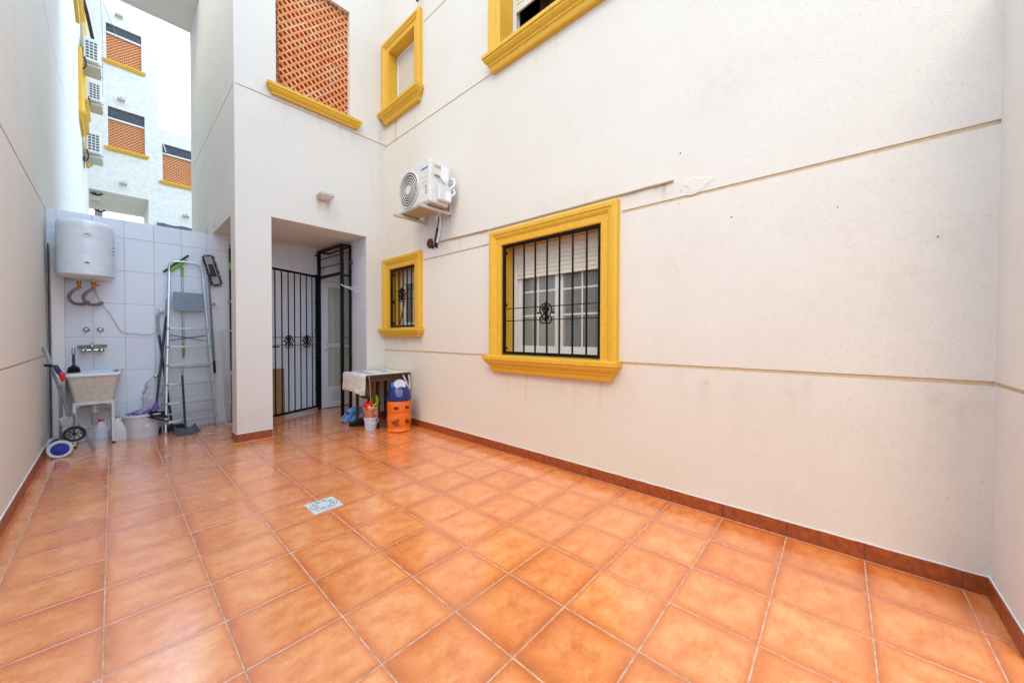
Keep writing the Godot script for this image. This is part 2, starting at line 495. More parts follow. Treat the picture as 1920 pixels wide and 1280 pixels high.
func frame_rect(g: G, u0, v0, u1, v1, w, z0, z1, b := 0.003):
	g.span(V(u0, v0, z0), V(u0 + w, v1, z1), b)
	g.span(V(u1 - w, v0, z0), V(u1, v1, z1), b)
	g.span(V(u0 + w, v0, z0 + 0.001), V(u1 - w, v0 + w, z1 - 0.001), b)
	g.span(V(u0 + w, v1 - w, z0 + 0.001), V(u1 - w, v1, z1 - 0.001), b)
func curtain(u0, u1, v0, v1, z, folds: float, amp: float) -> G:
	var g := G.new()
	var rows := []
	for j in 9:
		var row := []
		var f := j / 8.0
		for i in 61:
			var u := i / 60.0
			row.append(V(lerpf(u0, u1, u), lerpf(v0, v1, f), z + amp * sin(u * folds * TAU + 0.6 * sin(u * 17.0)) * (1.15 - 0.3 * f) + amp * 0.4 * sin(u * folds * 2.3 * TAU + 1.0 + f)))
		rows.append(row)
	g.grid(rows)
	return g
func slatted(u0, u1, v0, v1, z) -> G:
	var g := G.new()
	var k := int(round((v1 - v0) / 0.045))
	var h: float = (v1 - v0) / k
	for i in k:
		var a: float = v0 + h * i
		g.span(V(u0, a + 0.004, z - 0.009), V(u1, a + h - 0.004, z), 0.004)
	g.span(V(u0, v0, z - 0.012), V(u1, v1, z - 0.007))
	return g
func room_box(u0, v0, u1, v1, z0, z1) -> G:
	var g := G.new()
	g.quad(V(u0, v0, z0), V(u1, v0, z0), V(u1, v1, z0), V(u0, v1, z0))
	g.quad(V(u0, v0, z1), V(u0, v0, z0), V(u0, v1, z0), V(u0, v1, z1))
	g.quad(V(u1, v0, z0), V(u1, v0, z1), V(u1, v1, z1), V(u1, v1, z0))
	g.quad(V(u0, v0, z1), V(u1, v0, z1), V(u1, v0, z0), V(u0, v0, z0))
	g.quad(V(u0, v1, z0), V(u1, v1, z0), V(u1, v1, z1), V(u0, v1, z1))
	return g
func reveal(u0, v0, u1, v1, z0, z1) -> G:
	var g := G.new()
	g.quad(V(u0, v0, z1), V(u0, v0, z0), V(u0, v1, z0), V(u0, v1, z1))
	g.quad(V(u1, v0, z0), V(u1, v0, z1), V(u1, v1, z1), V(u1, v1, z0))
	g.quad(V(u0, v0, z1), V(u1, v0, z1), V(u1, v0, z0), V(u0, v0, z0))
	g.quad(V(u0, v1, z0), V(u1, v1, z0), V(u1, v1, z1), V(u0, v1, z1))
	return g
func scroll_emblem(g: G, c: Vector3, s: float, R := 0.007):
	for k in [-1.0, 1.0]:
		var pts := []
		for p in [[0.0, -0.50], [0.30, -0.50], [0.46, -0.30], [0.30, -0.10], [0.46, 0.10], [0.34, 0.36], [0.10, 0.46], [0.05, 0.34], [0.16, 0.28]]:
			pts.append(c + V(k * p[0] * s * 0.8, p[1] * s, 0.006))
		g.tube(smooth_path(pts, 3), R, 5)
		pts = []
		for p in [[0.0, -0.36], [0.24, -0.22], [0.10, 0.0], [0.26, 0.20], [0.0, 0.34]]:
			pts.append(c + V(k * p[0] * s * 0.8, p[1] * s, 0.010))
		g.tube(smooth_path(pts, 3), R, 5)
		g.tube([c + V(k * 0.40 * s, 0.0, 0.006), c + V(k * 0.52 * s, 0.02 * s, 0.006)], R * 1.2, 5)
	g.tube([c + V(0, -0.42 * s, 0.008), c + V(0, 0.42 * s, 0.008)], R * 1.7, 6)
	g.tube([c + V(-0.16 * s, 0.20 * s, 0.012), c + V(0.16 * s, 0.20 * s, 0.012)], R * 1.3, 5)
	g.tube([c + V(0, 0.44 * s, 0.006), c + V(0, 0.56 * s, 0.006)], [R * 2.2, R * 0.6], 6)
func window_grille(label, xf: Transform3D, u0, v0, u1, v1, bars: int, rails: Array, emblem_bar: int):
	var t := thing("window_grille", label, "window grille")
	t.transform = xf
	var g := G.new()
	frame_rect(g, u0, v0, u1, v1, 0.029, -0.012, 0.012, 0.002)
	put(g, "frame", M.iron, t)
	var step: float = (u1 - u0) / (bars + 1)
	for i in bars:
		g = G.new()
		var u: float = u0 + step * (i + 1)
		g.tube([V(u, v0 + 0.02, 0), V(u, v1 - 0.02, 0)], 0.009, 8)
		put(g, "bar", M.iron, t)
	for v in rails:
		g = G.new()
		g.span(V(u0 + 0.02, v - 0.004, 0.006), V(u1 - 0.02, v + 0.004, 0.014), 0.001)
		put(g, "rail", M.iron, t)
	g = G.new()
	scroll_emblem(g, V(u0 + step * (emblem_bar + 1), (rails[0] + rails[1]) * 0.5, 0.012), 0.19)
	put(g, "emblem", M.iron, t)
	for v in [v0 + 0.06, (v0 + v1) * 0.5 - 0.05, v1 - 0.07]:
		g = G.new()
		g.span(V(u0 - 0.004, v - 0.012, -0.05), V(u0 + 0.016, v + 0.012, -0.012), 0.003)
		put(g, "fixing_lug", M.iron, t)

# hollow bricks with open cells, laid as a lattice
var brick_meshes := []
func brick_shape(cells: int, c: float, d: float) -> ArrayMesh:
	var g := G.new()
	var holes := []
	for i in cells: holes.append([c * i + c * 0.17, c * 0.15, c * (i + 1) - c * 0.17, c * 0.85, d * 0.96, true])
	g.wall(0.0015, 0.0015, c * cells - 0.0015, c - 0.0015, holes)
	g.span(V(0.0015, 0.0015, -d), V(c * cells - 0.0015, 0.0025, -0.001))
	g.span(V(0.0015, c - 0.0025, -d), V(c * cells - 0.0015, c - 0.0015, -0.001))
	g.span(V(0.0015, 0.0025, -d), V(0.0025, c - 0.0025, -0.001))
	g.span(V(c * cells - 0.0025, 0.0025, -d), V(c * cells - 0.0015, c - 0.0025, -0.001))
	return g.mesh()
# cells stand on their corners: the courses climb at 45 degrees behind the opening
func lattice(parent: Node, u0: float, v0: float, u1: float, v1: float, z: float, c: float, single: bool):
	var a := Vector2(1, 1).normalized()
	var b := Vector2(-1, 1).normalized()
	var o := Vector2((u0 + u1) * 0.5, (v0 + v1) * 0.5)
	var n := int(((u1 - u0) + (v1 - v0)) / c) + 2
	var area := Rect2(u0, v0, u1 - u0, v1 - v0).grow(c * 0.55)
	var cache := {}
	var g := G.new()
	for j in range(-n, n):
		var run := 0
		for i in range(-n, n + 1):
			var p := o + a * c * (i + 0.5) + b * c * (j + 0.5)
			var inside := area.has_point(p) and i < n
			if inside and not single:
				g.x = Transform3D(Basis(V(0, 0, 1), PI / 4), V(p.x, p.y, z))
				g.wall(-c * 0.5, -c * 0.5, c * 0.5, c * 0.5, [[-c * 0.33, -c * 0.35, c * 0.33, c * 0.35, 0.1, true]])
			if inside: run += 1
			if single and run > 0 and (run == 3 or not inside):
				if not cache.has(run): cache[run] = brick_shape(run, c, 0.11)
				var first := i - run + (1 if inside else 0)
				var q := o + a * c * first + b * c * j
				var m := put(cache[run], "brick", [M.clay, M.clay2, M.clay3, M.clay][rng.randi() % 4], parent)
				m.position = V(q.x, q.y, z + rng.randf_range(-0.004, 0.004))
				m.rotation.z = PI / 4 + rng.randf_range(-0.006, 0.006)
				run = 0
	if not single:
		var m := put(g, "lattice_bricks", M.clay, parent)
		m.set_meta("kind", "stuff")

# ---------------------------------------------------------------- build
func _ready():
	rng.seed = 7
	camera_and_light()
	make_materials()
	floor_and_ground()
	right_building()
	left_building()
	end_wall()
	tiled_wall()
	far_building()
	air_conditioner()
	wall_bits()
	security_frame()
	laundry_corner()
	cleaning_tools()
	table_corner()
	floor_drain()
	print("built")

func camera_and_light():
	var cam := Camera3D.new()
	cam.name = "camera"
	add_child(cam)
	var yaw := 0.835578
	var pitch := -0.0154186
	var roll := 0.0025975
	var f := V(sin(yaw), 0, -cos(yaw))
	var r := V(cos(yaw), 0, sin(yaw))
	f = f * cos(pitch) + Vector3.UP * sin(pitch)
	var u := r.cross(f)
	var r2 := r * cos(roll) + u * sin(roll)
	cam.transform = Transform3D(Basis(r2, r2.cross(f), -f), V(0, 1.22, 0))
	cam.fov = 86.69
	cam.near = 0.02
	cam.far = 400.0
	cam.current = true
	var we := WorldEnvironment.new()
	we.name = "environment"
	var e := Environment.new()
	e.background_mode = Environment.BG_SKY
	var sm := ProceduralSkyMaterial.new()
	sm.sky_top_color = Color(0.77, 0.885, 1.0)
	sm.sky_horizon_color = Color(0.54, 0.605, 0.68)
	sm.sky_curve = 0.7
	sm.ground_horizon_color = Color(0.62, 0.60, 0.57)
	sm.ground_bottom_color = Color(0.5, 0.48, 0.45)
	sm.sun_angle_max = 0.0
	var sky := Sky.new()
	sky.sky_material = sm
	e.sky = sky
	e.background_energy_multiplier = 1.25
	e.tonemap_mode = Environment.TONE_MAPPER_LINEAR
	e.tonemap_exposure = 4.2
	e.sdfgi_enabled = true; e.ssao_enabled = true; e.ssil_enabled = true
	we.environment = e
	add_child(we)
	var sun := DirectionalLight3D.new()
	sun.name = "sun"
	sun.light_energy = 0.13
	sun.light_color = Color(1.0, 0.95, 0.88)
	sun.light_angular_distance = 30.0
	sun.shadow_enabled = true
	add_child(sun)
	sun.look_at_from_position(V(-6.4, 8.0, 3.2), Vector3.ZERO)

func floor_and_ground():
	var g := G.new()
	g.box(V(0, -0.16, -10), V(160, 0.1, 160))
	tag(put(g, "ground", M.ground), "grey concrete ground around and behind the buildings", "", "", "structure")
	var fl := Node3D.new()
	fl.name = "floor"
	add_child(fl)
	tag(fl, "patio floor of square terracotta coloured glazed tiles", "", "", "structure")
	g = G.new()
	g.span(V(XL - 0.05, -0.11, ZB - 0.05), V(3.45, -0.0013, ZE + 0.049))
	put(g, "grout_bed", M.grout, fl)
	g = G.new()
	g.span(V(XL - 0.05, -0.11, ZE + 0.05), V(XR, -0.001, 3.65))
	put(g, "floor_beyond", M.skirt, fl)
	var px := 0.348
	var pz := 0.341
	var cache := {}
	var xs := []
	for k in range(-2, 12): xs.append(2.40 - px * 8 + px * (k))
	for i in range(-1, 13):
		var x0 := 2.40 + px * (i - 9)
		var x1 := x0 + px
		for j in range(-1, 22):
			var z1 := 0.46 - pz * (j - 1)
			var z0 := z1 - pz
			var ax := maxf(x0, XL + 0.002)
			var bx := minf(x1, 3.4 if z0 < ZF - 0.5 else XR - 0.002)
			var az := maxf(z0, ZB + 0.002)
			var bz := minf(z1, ZE - 0.002)
			if bx - ax < 0.015 or bz - az < 0.015: continue
			if ax > 2.75 and z1 > ZF - 0.5: continue
			# the floor drain replaces a corner of its tiles: cut handled by the drain standing 4 mm proud
			var key := Vector2i(roundi((bx - ax) * 1000), roundi((bz - az) * 1000))
			if not cache.has(key):
				var q := G.new()
				var hx := (bx - ax) * 0.5 - 0.0018
				var hz := (bz - az) * 0.5 - 0.0018
				var b := 0.0022
				q.quad(V(-hx + b, 0, hz - b), V(hx - b, 0, hz - b), V(hx - b, 0, -hz + b), V(-hx + b, 0, -hz + b), Vector2(0.01, 0.99 * minf(1.0, hz * 2 / 0.33)), Vector2(0.99 * minf(1.0, hx * 2 / 0.335), 0.01))
				var c := [V(-hx, -0.002, hz), V(hx, -0.002, hz), V(hx, -0.002, -hz), V(-hx, -0.002, -hz)]
				var d := [V(-hx + b, 0, hz - b), V(hx - b, 0, hz - b), V(hx - b, 0, -hz + b), V(-hx + b, 0, -hz + b)]
				for k in 4:
					q.quad(c[k], c[(k + 1) % 4], d[(k + 1) % 4], d[k], Vector2(0.02, 0.03), Vector2(0.03, 0.02))
					q.quad(c[k] - V(0, 0.006, 0), c[(k + 1) % 4] - V(0, 0.006, 0), c[(k + 1) % 4], c[k], Vector2(0.02, 0.03), Vector2(0.03, 0.02))
				cache[key] = q.mesh()
			var o := put(cache[key], "tile", M.floor_tile[rng.randi() % 12], fl)
			o.position = V((ax + bx) * 0.5, rng.randf_range(-0.0006, 0.0002), (az + bz) * 0.5)
			o.rotation = V(rng.randf_range(-0.0016, 0.0016), PI if rng.randf() < 0.5 and key.x > 340 and key.y > 335 else 0.0, rng.randf_range(-0.0016, 0.0016))

func skirting(parent: Node, a: Vector3, b: Vector3, nrm: Vector3, first: float, pitch := 0.341, h := 0.088):
	var d := (b - a).normalized()
	var len := a.distance_to(b)
	var s := 0.0
	var e := first
	var bas := Basis(d, Vector3.UP, nrm)
	while s < len - 0.01:
		e = minf(e, len)
		var g := G.new()
		g.box(V(0, h * 0.5, 0.006), V(e - s - 0.003, h, 0.011), 0.003)
		var o := put(g, "skirting_tile", M.skirt, parent)
		o.transform = Transform3D(bas, a + d * (s + e) * 0.5 + V(0, 0.0008, 0))
		s = e
		e += pitch
	var g2 := G.new()
	var pts := []
	var k := int(len / 0.05) + 1
	for i in k + 1: pts.append(a + d * (len * i / k) + V(0, h + 0.001 + rng.randf_range(-0.002, 0.003), 0) + nrm * 0.004)
	g2.tube(pts, 0.0042, 6)
	put(g2, "caulk_bead", M.caulk, parent)

func right_building():
	var t := thing("apartment_building", "off-white rendered apartment block with yellow window surrounds and a corner pillar", "building")
	# --- long wall facing the patio
	var RX := Transform3D(Basis(V(0, 0, 1), V(0, 1, 0), V(-1, 0, 0)), V(XR, 0, 0))
	var gd := 0.009
	var holes := [
		[-2.636, 1.006, -1.475, 2.171, 0.24, false], [-4.921, 1.319, -4.244, 2.192, 0.24, false],
		[-4.921, 4.476, -4.244, 5.349, 0.24, false], [-2.66, 4.163, -1.475, 5.328, 0.24, false],
		[-5.2, 0.993, -2.76, 1.015, gd, true], [-1.33, 0.990, ZE + 0.02, 1.013, gd, true],
		[-4.07, 2.205, -2.83, 2.223, gd, true], [-1.31, 2.206, ZE + 0.02, 2.229, gd, true],
		[-5.2, 4.028, ZE + 0.1, 4.044, gd, true], [-4.07, 5.30, -2.83, 5.316, gd, true], [-1.31, 5.30, ZE + 0.1, 5.316, gd, true]]
	var drips := []
	rng.seed = 31
	for k in 9: drips.append([rng.randf_range(-5.02, -4.15), 4.33, rng.randf_range(0.15, 0.6), rng.randf_range(0.012, 0.05), rng.randf_range(0.10, 0.38)])
	for k in 7: drips.append([rng.randf_range(-2.85, -1.3), 4.03, rng.randf_range(0.1, 0.35), rng.randf_range(0.02, 0.05), rng.randf_range(0.04, 0.14)])
	for k in 9: drips.append([rng.randf_range(-2.85, -1.3), 0.84, rng.randf_range(0.1, 0.5), rng.randf_range(0.02, 0.07), rng.randf_range(0.04, 0.16)])
	for k in 5: drips.append([rng.randf_range(-5.0, -4.1), 1.16, rng.randf_range(0.1, 0.4), rng.randf_range(0.02, 0.05), rng.randf_range(0.08, 0.24)])
	for k in 7: drips.append([rng.randf_range(-4.1, -3.4), 2.68, rng.randf_range(0.1, 0.35), rng.randf_range(0.01, 0.04), rng.randf_range(0.1, 0.3)])
	for k in 7: drips.append([rng.randf_range(-1.3, -0.92), 2.35, rng.randf_range(0.05, 0.16), rng.randf_range(0.02, 0.06), rng.randf_range(0.12, 0.3)])
	for k in 6: drips.append([rng.randf_range(-3.75, -2.85), 2.37, rng.randf_range(0.05, 0.16), rng.randf_range(0.02, 0.06), rng.randf_range(0.08, 0.24)])
	for k in 14: drips.append([rng.randf_range(-1.0, ZE), rng.randf_range(0.9, 1.0), rng.randf_range(0.1, 0.6), rng.randf_range(0.02, 0.08), rng.randf_range(0.02, 0.10)])
	var smears := [[0.3, 1.9, 0.7, 0.5, 0.16], [0.2, 1.3, 0.5, 0.5, 0.10], [-0.9, 1.75, 0.8, 0.35, 0.12], [-0.3, 0.85, 0.9, 0.25, 0.08], [-2.0, 2.42, 0.9, 0.12, 0.16], [-0.05, 0.45, 0.9, 0.35, 0.08], [-0.65, 2.95, 0.35, 0.25, 0.12], [-3.6, 0.4, 0.8, 0.3, 0.06], [-2.2, 0.75, 0.9, 0.2, 0.08], [0.4, 0.9, 0.25, 0.2, 0.18], [-4.0, 2.3, 0.8, 0.3, 0.08]]
	var dots := [[-0.865, 2.541, 0.011], [-0.538, 2.011, 0.010], [-0.014, 1.954, 0.008], [-0.86, 2.27, 0.007], [-0.87, 2.18, 0.006], [0.36, 1.72, 0.008], [-1.12, 2.9, 0.006], [-1.5, 2.95, 0.007], [-4.5, 2.55, 0.012], [-4.42, 2.56, 0.014]]
	var marks := wall_marks(Vector2i(1300, 900), -5.2, 0.0, 3.6, 6.7, drips, dots, smears, 51)
	var g := G.new()
	g.x = RX
	g.wall(-5.2, 0.0, 3.6, 6.7, holes)
	put(g, "wall", stained(M.stucco, marks), t)
	# body behind the wall, closed
	g = G.new()
	g.x = RX
	g.quad(V(-5.2, 6.7, 0), V(3.6, 6.7, 0), V(3.6, 6.7, -5), V(-5.2, 6.7, -5))
	g.quad(V(3.6, 0, 0), V(3.6, 0, -5), V(3.6, 6.7, -5), V(3.6, 6.7, 0))
	g.quad(V(3.6, 0, -5), V(-8.4, 0, -5), V(-8.4, 6.7, -5), V(3.6, 6.7, -5))
	put(g, "roof", M.stucco_far, t)
	for d in dots:
		g = G.new()
		g.x = RX
		var hole := []
		for k in 9: hole.append(V(d[0] + cos(TAU * k / 9) * d[2] * 0.5 * rng.randf_range(0.8, 1.2), d[1] + sin(TAU * k / 9) * d[2] * 0.5 * rng.randf_range(0.8, 1.2), 0.0012))
		g.fan(hole)
		put(g, "drill_hole", M.rust, t)
	# tan paint in the joints
	for h in holes:
		if not h[5]: continue
		g = G.new()
		g.x = RX
		g.span(V(h[0], h[1] + 0.0005, -gd - 0.003), V(h[2], h[3] - 0.0005, -gd + 0.0015))
		put(g, "joint_line", M.tan_joint, t)
	# repaired plaster patch and a bump of filler
	g = G.new()
	var ring := []
	for k in 20:
		var an := TAU * k / 20
		var rr := 0.075 * (1.0 + 0.22 * sin(an * 3.0 + 1.0) + 0.12 * sin(an * 5.0))
		ring.append(V(-0.752 + cos(an) * rr * 1.15, 2.288 + sin(an) * rr * 0.8, 0.0015))
	var ring2 := []
	for p in ring: ring2.append(V(-0.752, 2.288, 0.005).lerp(p, 0.75) + V(0, 0, 0.002))
	g.x = RX
	g.grid([ring, ring2], true)
	g.fan(ring2)
	put(g, "plaster_patch", M.stucco, t)
	windows_of(t, RX)
	# --- facade with the lattice opening over the recess, and the pillar
	var FX := Transform3D(Basis.IDENTITY, V(0, 0, ZF))
	var PL := 0.943
	var PR := 1.295
	var JX := 2.475
	var fdrips := []
	for k in 10: fdrips.append([rng.randf_range(1.28, 2.38), 4.10, rng.randf_range(0.1, 0.5), rng.randf_range(0.01, 0.05), rng.randf_range(0.03, 0.14)])
	for k in 5: fdrips.append([rng.randf_range(1.82, 1.98), 3.01, rng.randf_range(0.05, 0.22), rng.randf_range(0.02, 0.04), rng.randf_range(0.12, 0.3)])
	for k in 7: fdrips.append([rng.randf_range(2.55, XR), rng.randf_range(2.5, 5.5), rng.randf_range(0.4, 1.2), rng.randf_range(0.02, 0.06), rng.randf_range(0.03, 0.14)])
	var fmarks := wall_marks(Vector2i(420, 700), PL, 0.0, XR, 6.7, fdrips, [[2.45, 3.5, 0.008]], [[2.7, 3.3, 0.12, 1.0, 0.14], [1.0, 0.2, 0.5, 0.16, 0.16], [1.9, 2.7, 0.9, 0.1, 0.10]], 61)
	g = G.new()
	g.x = FX
	g.wall(PL, 0.0, XR, 6.7, [[PR, -0.1, JX, CEIL, 0.0, false], [1.355, 4.235, 2.245, 5.69, 0.13, false], [PL, 4.052, 1.262, 4.068, gd, true], [2.36, 4.052, XR, 4.068, gd, true], [1.262, 4.052, 2.36, 4.068, gd, true]])
	put(g, "facade", stained(M.stucco, fmarks), t)
	g = G.new()
	g.span(V(PL + 0.002, 4.0525, ZF - gd - 0.003), V(XR - 0.002, 4.0675, ZF - gd + 0.0015))
	put(g, "joint_line", M.tan_joint, t)
	g = G.new()
	g.span(V(PL + gd - 0.0015, 4.0525, -8.34), V(PL + gd + 0.003, 4.0675, ZF - 0.012))
	put(g, "joint_line", M.tan_joint, t)
	# pillar sides
	g = G.new()
	g.x = Transform3D(Basis(V(0, 0, 1), V(0, 1, 0), V(-1, 0, 0)), V(PL, 0, 0))
	g.wall(-8.35, 0.0, ZF, 6.7, [[ZB - 0.0, -0.1, ZF - 0.235, CEIL - 0.02, 0.0, false], [-8.35, 4.052, ZF, 4.068, gd, true]])
	var side_marks := wall_marks(Vector2i(300, 600), -8.35, 0.0, ZF, 6.7, [[-6.9, 2.8, 0.5, 0.3, 0.25], [-6.3, 2.75, 0.6, 0.2, 0.2], [-8.0, 5.0, 2.2, 0.2, 0.1]], [], [[-7.5, 2.7, 0.9, 0.5, 0.2]], 71)
	put(g, "side_wall", stained(M.stucco, side_marks), t)
	g = G.new()
	g.quad(V(PR, 0, ZF), V(PR, 0, ZF - 0.235), V(PR, CEIL, ZF - 0.235), V(PR, CEIL, ZF))
	g.quad(V(PR, 0, ZF - 0.235), V(PL, 0, ZF - 0.235), V(PL, CEIL - 0.02, ZF - 0.235), V(PR, CEIL - 0.02, ZF - 0.235))
	put(g, "pillar_back", M.stucco, t)
	# ceiling of the recess with its lower beam behind the side opening
	g = G.new()
	g.quad(V(PL, CEIL, ZB), V(3.45, CEIL, ZB), V(3.45, CEIL, ZF), V(PL, CEIL, ZF))
	g.quad(V(PL, CEIL - 0.02, ZB), V(PL + 0.2, CEIL - 0.02, ZB), V(PL + 0.2, CEIL - 0.02, ZF - 0.235), V(PL, CEIL - 0.02, ZF - 0.235))
	g.quad(V(PL + 0.2, CEIL - 0.02, ZB), V(PL + 0.2, CEIL, ZB), V(PL + 0.2, CEIL, ZF - 0.235), V(PL + 0.2, CEIL - 0.02, ZF - 0.235))
	put(g, "ceiling", M.stucco, t)
	# back and roof of the facade block, hall beyond the jamb
	g = G.new()
	g.quad(V(XR + 3, 0, -8.35), V(PL, 0, -8.35), V(PL, 6.7, -8.35), V(XR + 3, 6.7, -8.35))
	g.quad(V(PL, 6.7, ZF), V(XR, 6.7, ZF), V(XR, 6.7, -8.35), V(PL, 6.7, -8.35))
	g.quad(V(XR, 6.7, ZF - 0.12), V(XR + 5, 6.7, ZF - 0.12), V(XR + 5, 6.7, -8.4), V(XR, 6.7, -8.4))
	put(g, "roof", M.stucco_far, t)
	g = G.new()
	g.quad(V(3.42, 0, ZB), V(3.42, 0, -5.60), V(3.42, CEIL, -5.60), V(3.42, CEIL, ZB))
	g.quad(V(3.42, 0, -5.60), V(JX, 0, -5.60), V(JX, CEIL, -5.60), V(3.42, CEIL, -5.60))
	put(g, "hall_wall", M.stucco, t)
	# tiled jamb
	g = G.new()
	g.quad(V(JX + 0.006, 0, -5.60), V(JX + 0.006, 0, ZF), V(JX + 0.006, CEIL, ZF), V(JX + 0.006, CEIL, -5.60))
	put(g, "jamb_bed", M.joint, t)
	for j in 7:
		for k in 2:
			var z1: float = ZF - 0.012 - [0.0, 0.255][k]
			var z0: float = z1 - [0.252, 0.245][k]
			var y1 := minf(0.398 * (j + 1) - 0.003, CEIL - 0.004)
			g = G.new()
			g.span(V(JX, 0.398 * j + 0.001, z0), V(JX + 0.005, y1, z1), 0.0018)
			var o := put(g, "wall_tile", M.wall_tile[rng.randi() % 3], t)
			o.rotation.y = 0.0
	g = G.new()
	g.span(V(JX - 0.001, 0, ZF - 0.012), V(JX + 0.006, CEIL, ZF - 0.0005), 0.001)
	put(g, "corner_bead", M.caulk, t)
	# lattice of hollow bricks
	g = room_box(1.30, 4.2, 2.30, 5.75, -0.5, -0.13)
	var inner := put(g, "room_interior", M.clay2, t)
	inner.transform = FX
	var lat := Node3D.new()
	lat.name = "brick_lattice"
	t.add_child(lat)
	lat.transform = FX
	lattice(lat, 1.355, 4.235, 2.245, 5.69, -0.06, 0.0665, true)
	# rough mortar along the left and lower edge
	for e in [[V(1.366, 4.2, -0.035), V(1.366, 5.7, -0.035), 0.03, 34], [V(1.37, 4.245, -0.03), V(1.60, 4.235, -0.03), 0.045, 10], [V(1.66, 4.228, -0.045), V(2.24, 4.228, -0.05), 0.02, 16], [V(1.36, 5.69, -0.05), V(2.24, 5.69, -0.05), 0.016, 18]]:
		g = G.new()
		for k in e[3]:
			var c: Vector3 = e[0].lerp(e[1], (k + rng.randf()) / e[3])
			var rr: float = e[2] * rng.randf_range(0.6, 1.15)
			if e[3] == 34: rr *= lerpf(1.5, 0.75, minf(1.0, (c.y - 4.2) / 0.6))
			var prof := []
			for q in 6: prof.append(Vector2(rr * sin(PI * q / 5.0) * rng.randf_range(0.85, 1.1), -rr * cos(PI * q / 5.0)))
			g.x = Transform3D(Basis.from_euler(V(rng.randf() * 3, rng.randf() * 3, rng.randf() * 3)).scaled(V(1, rng.randf_range(0.9, 1.6), 0.75)), c)
			g.lathe(prof, 9, 1.0, 1.0, 80)
		var mo := put(g, "mortar", M.mortar, lat)
		mo.position = Vector3.ZERO
	var sill := put(moulded_sill(1.25, 2.375, 4.215, 0.10, 0.105), "lattice_sill", M.yellow, t)
	sill.transform = FX
	# bridge slab between the blocks overhead
	g = G.new()
	g.wall(XL, -8.35, PL, -6.6, [])
	g = G.new()
	g.span(V(XL - 0.02, 6.41, -8.35), V(PL - 0.002, 6.85, -7.35))
	put(g, "bridge_slab", M.stucco, t)
	g = G.new()
	g.span(V(XL, 6.402, -8.29), V(PL - 0.002, 6.4095, -8.275))
	put(g, "drip_bead", M.stucco, t)
	# skirtings
	skirting(t, V(XR, 0, ZE), V(XR, 0, ZF), V(-1, 0, 0), 0.085)
	skirting(t, V(PL, 0, ZF), V(PR, 0, ZF), V(0, 0, 1), 0.348)
	skirting(t, V(PL, 0, ZF - 0.235), V(PL, 0, ZF + 0.012), V(-1, 0, 0), 0.4)
	skirting(t, V(JX, 0, ZF), V(XR, 0, ZF), V(0, 0, 1), 0.4)
	# white door at the back of the recess
	var d := Node3D.new()
	d.name = "door"
	t.add_child(d)
	d.position = V(0, 0, ZB + 0.004)
	tag(d, "white aluminium glazed door at the back of the recess")
	var u0 := 2.315
	var u1 := 2.93
	g = G.new()
	g.span(V(u0, 0.004, 0), V(u0 + 0.035, 2.12, 0.05), 0.003)
	g.span(V(u1, 0.004, 0), V(u1 + 0.035, 2.12, 0.05), 0.003)
	g.span(V(u0, 2.12, 0), V(u1 + 0.035, 2.155, 0.05), 0.003)
	put(g, "door_frame", M.white_alu, d)
	g = G.new()
	g.span(V(u0 + 0.037, 0.01, 0.004), V(u0 + 0.115, 2.115, 0.044), 0.003)
	g.span(V(u1 - 0.08, 0.01, 0.004), V(u1 - 0.002, 2.115, 0.044), 0.003)
	for r in [[0.01, 0.075], [0.285, 0.36], [1.01, 1.085], [2.03, 2.115]]: g.span(V(u0 + 0.115, r[0], 0.006), V(u1 - 0.08, r[1], 0.042), 0.003)
	put(g, "leaf", M.white_alu, d)
	for r in [[0.36, 1.01], [1.085, 2.03]]:
		g = G.new()
		g.span(V(u0 + 0.115, r[0], 0.022), V(u1 - 0.08, r[1], 0.026))
		put(g, "pane", M.glass, d)
		put(curtain(u0 + 0.115, u1 - 0.08, r[0], r[1], 0.013, 5.0, 0.005), "curtain", M.curtain, d)
	g = G.new()
	g.span(V(u0 + 0.115, 0.075, 0.012), V(u1 - 0.08, 0.285, 0.03), 0.002)
	put(g, "kick_panel", M.white_alu, d)
	g = G.new()
	for k in 7: g.span(V(u0 + 0.17, 0.13 + k * 0.018, 0.030), V(u0 + 0.32, 0.139 + k * 0.018, 0.036), 0.002)
	put(g, "vent", M.plastic_white, d)
	g = G.new()
	g.span(V(u0 + 0.055, 0.93, 0.044), V(u0 + 0.092, 1.17, 0.052), 0.004)
	g.tube(smooth_path([V(u0 + 0.074, 1.08, 0.05), V(u0 + 0.074, 1.08, 0.09), V(u0 + 0.1, 1.08, 0.095), V(u0 + 0.18, 1.075, 0.092)], 3), 0.008, 8)
	put(g, "handle", M.white_alu, d)
	g = G.new()
	g.span(V(u0 + 0.067, 0.955, 0.0522), V(u0 + 0.080, 0.985, 0.0535))
	put(g, "keyhole", M.rubber, d)

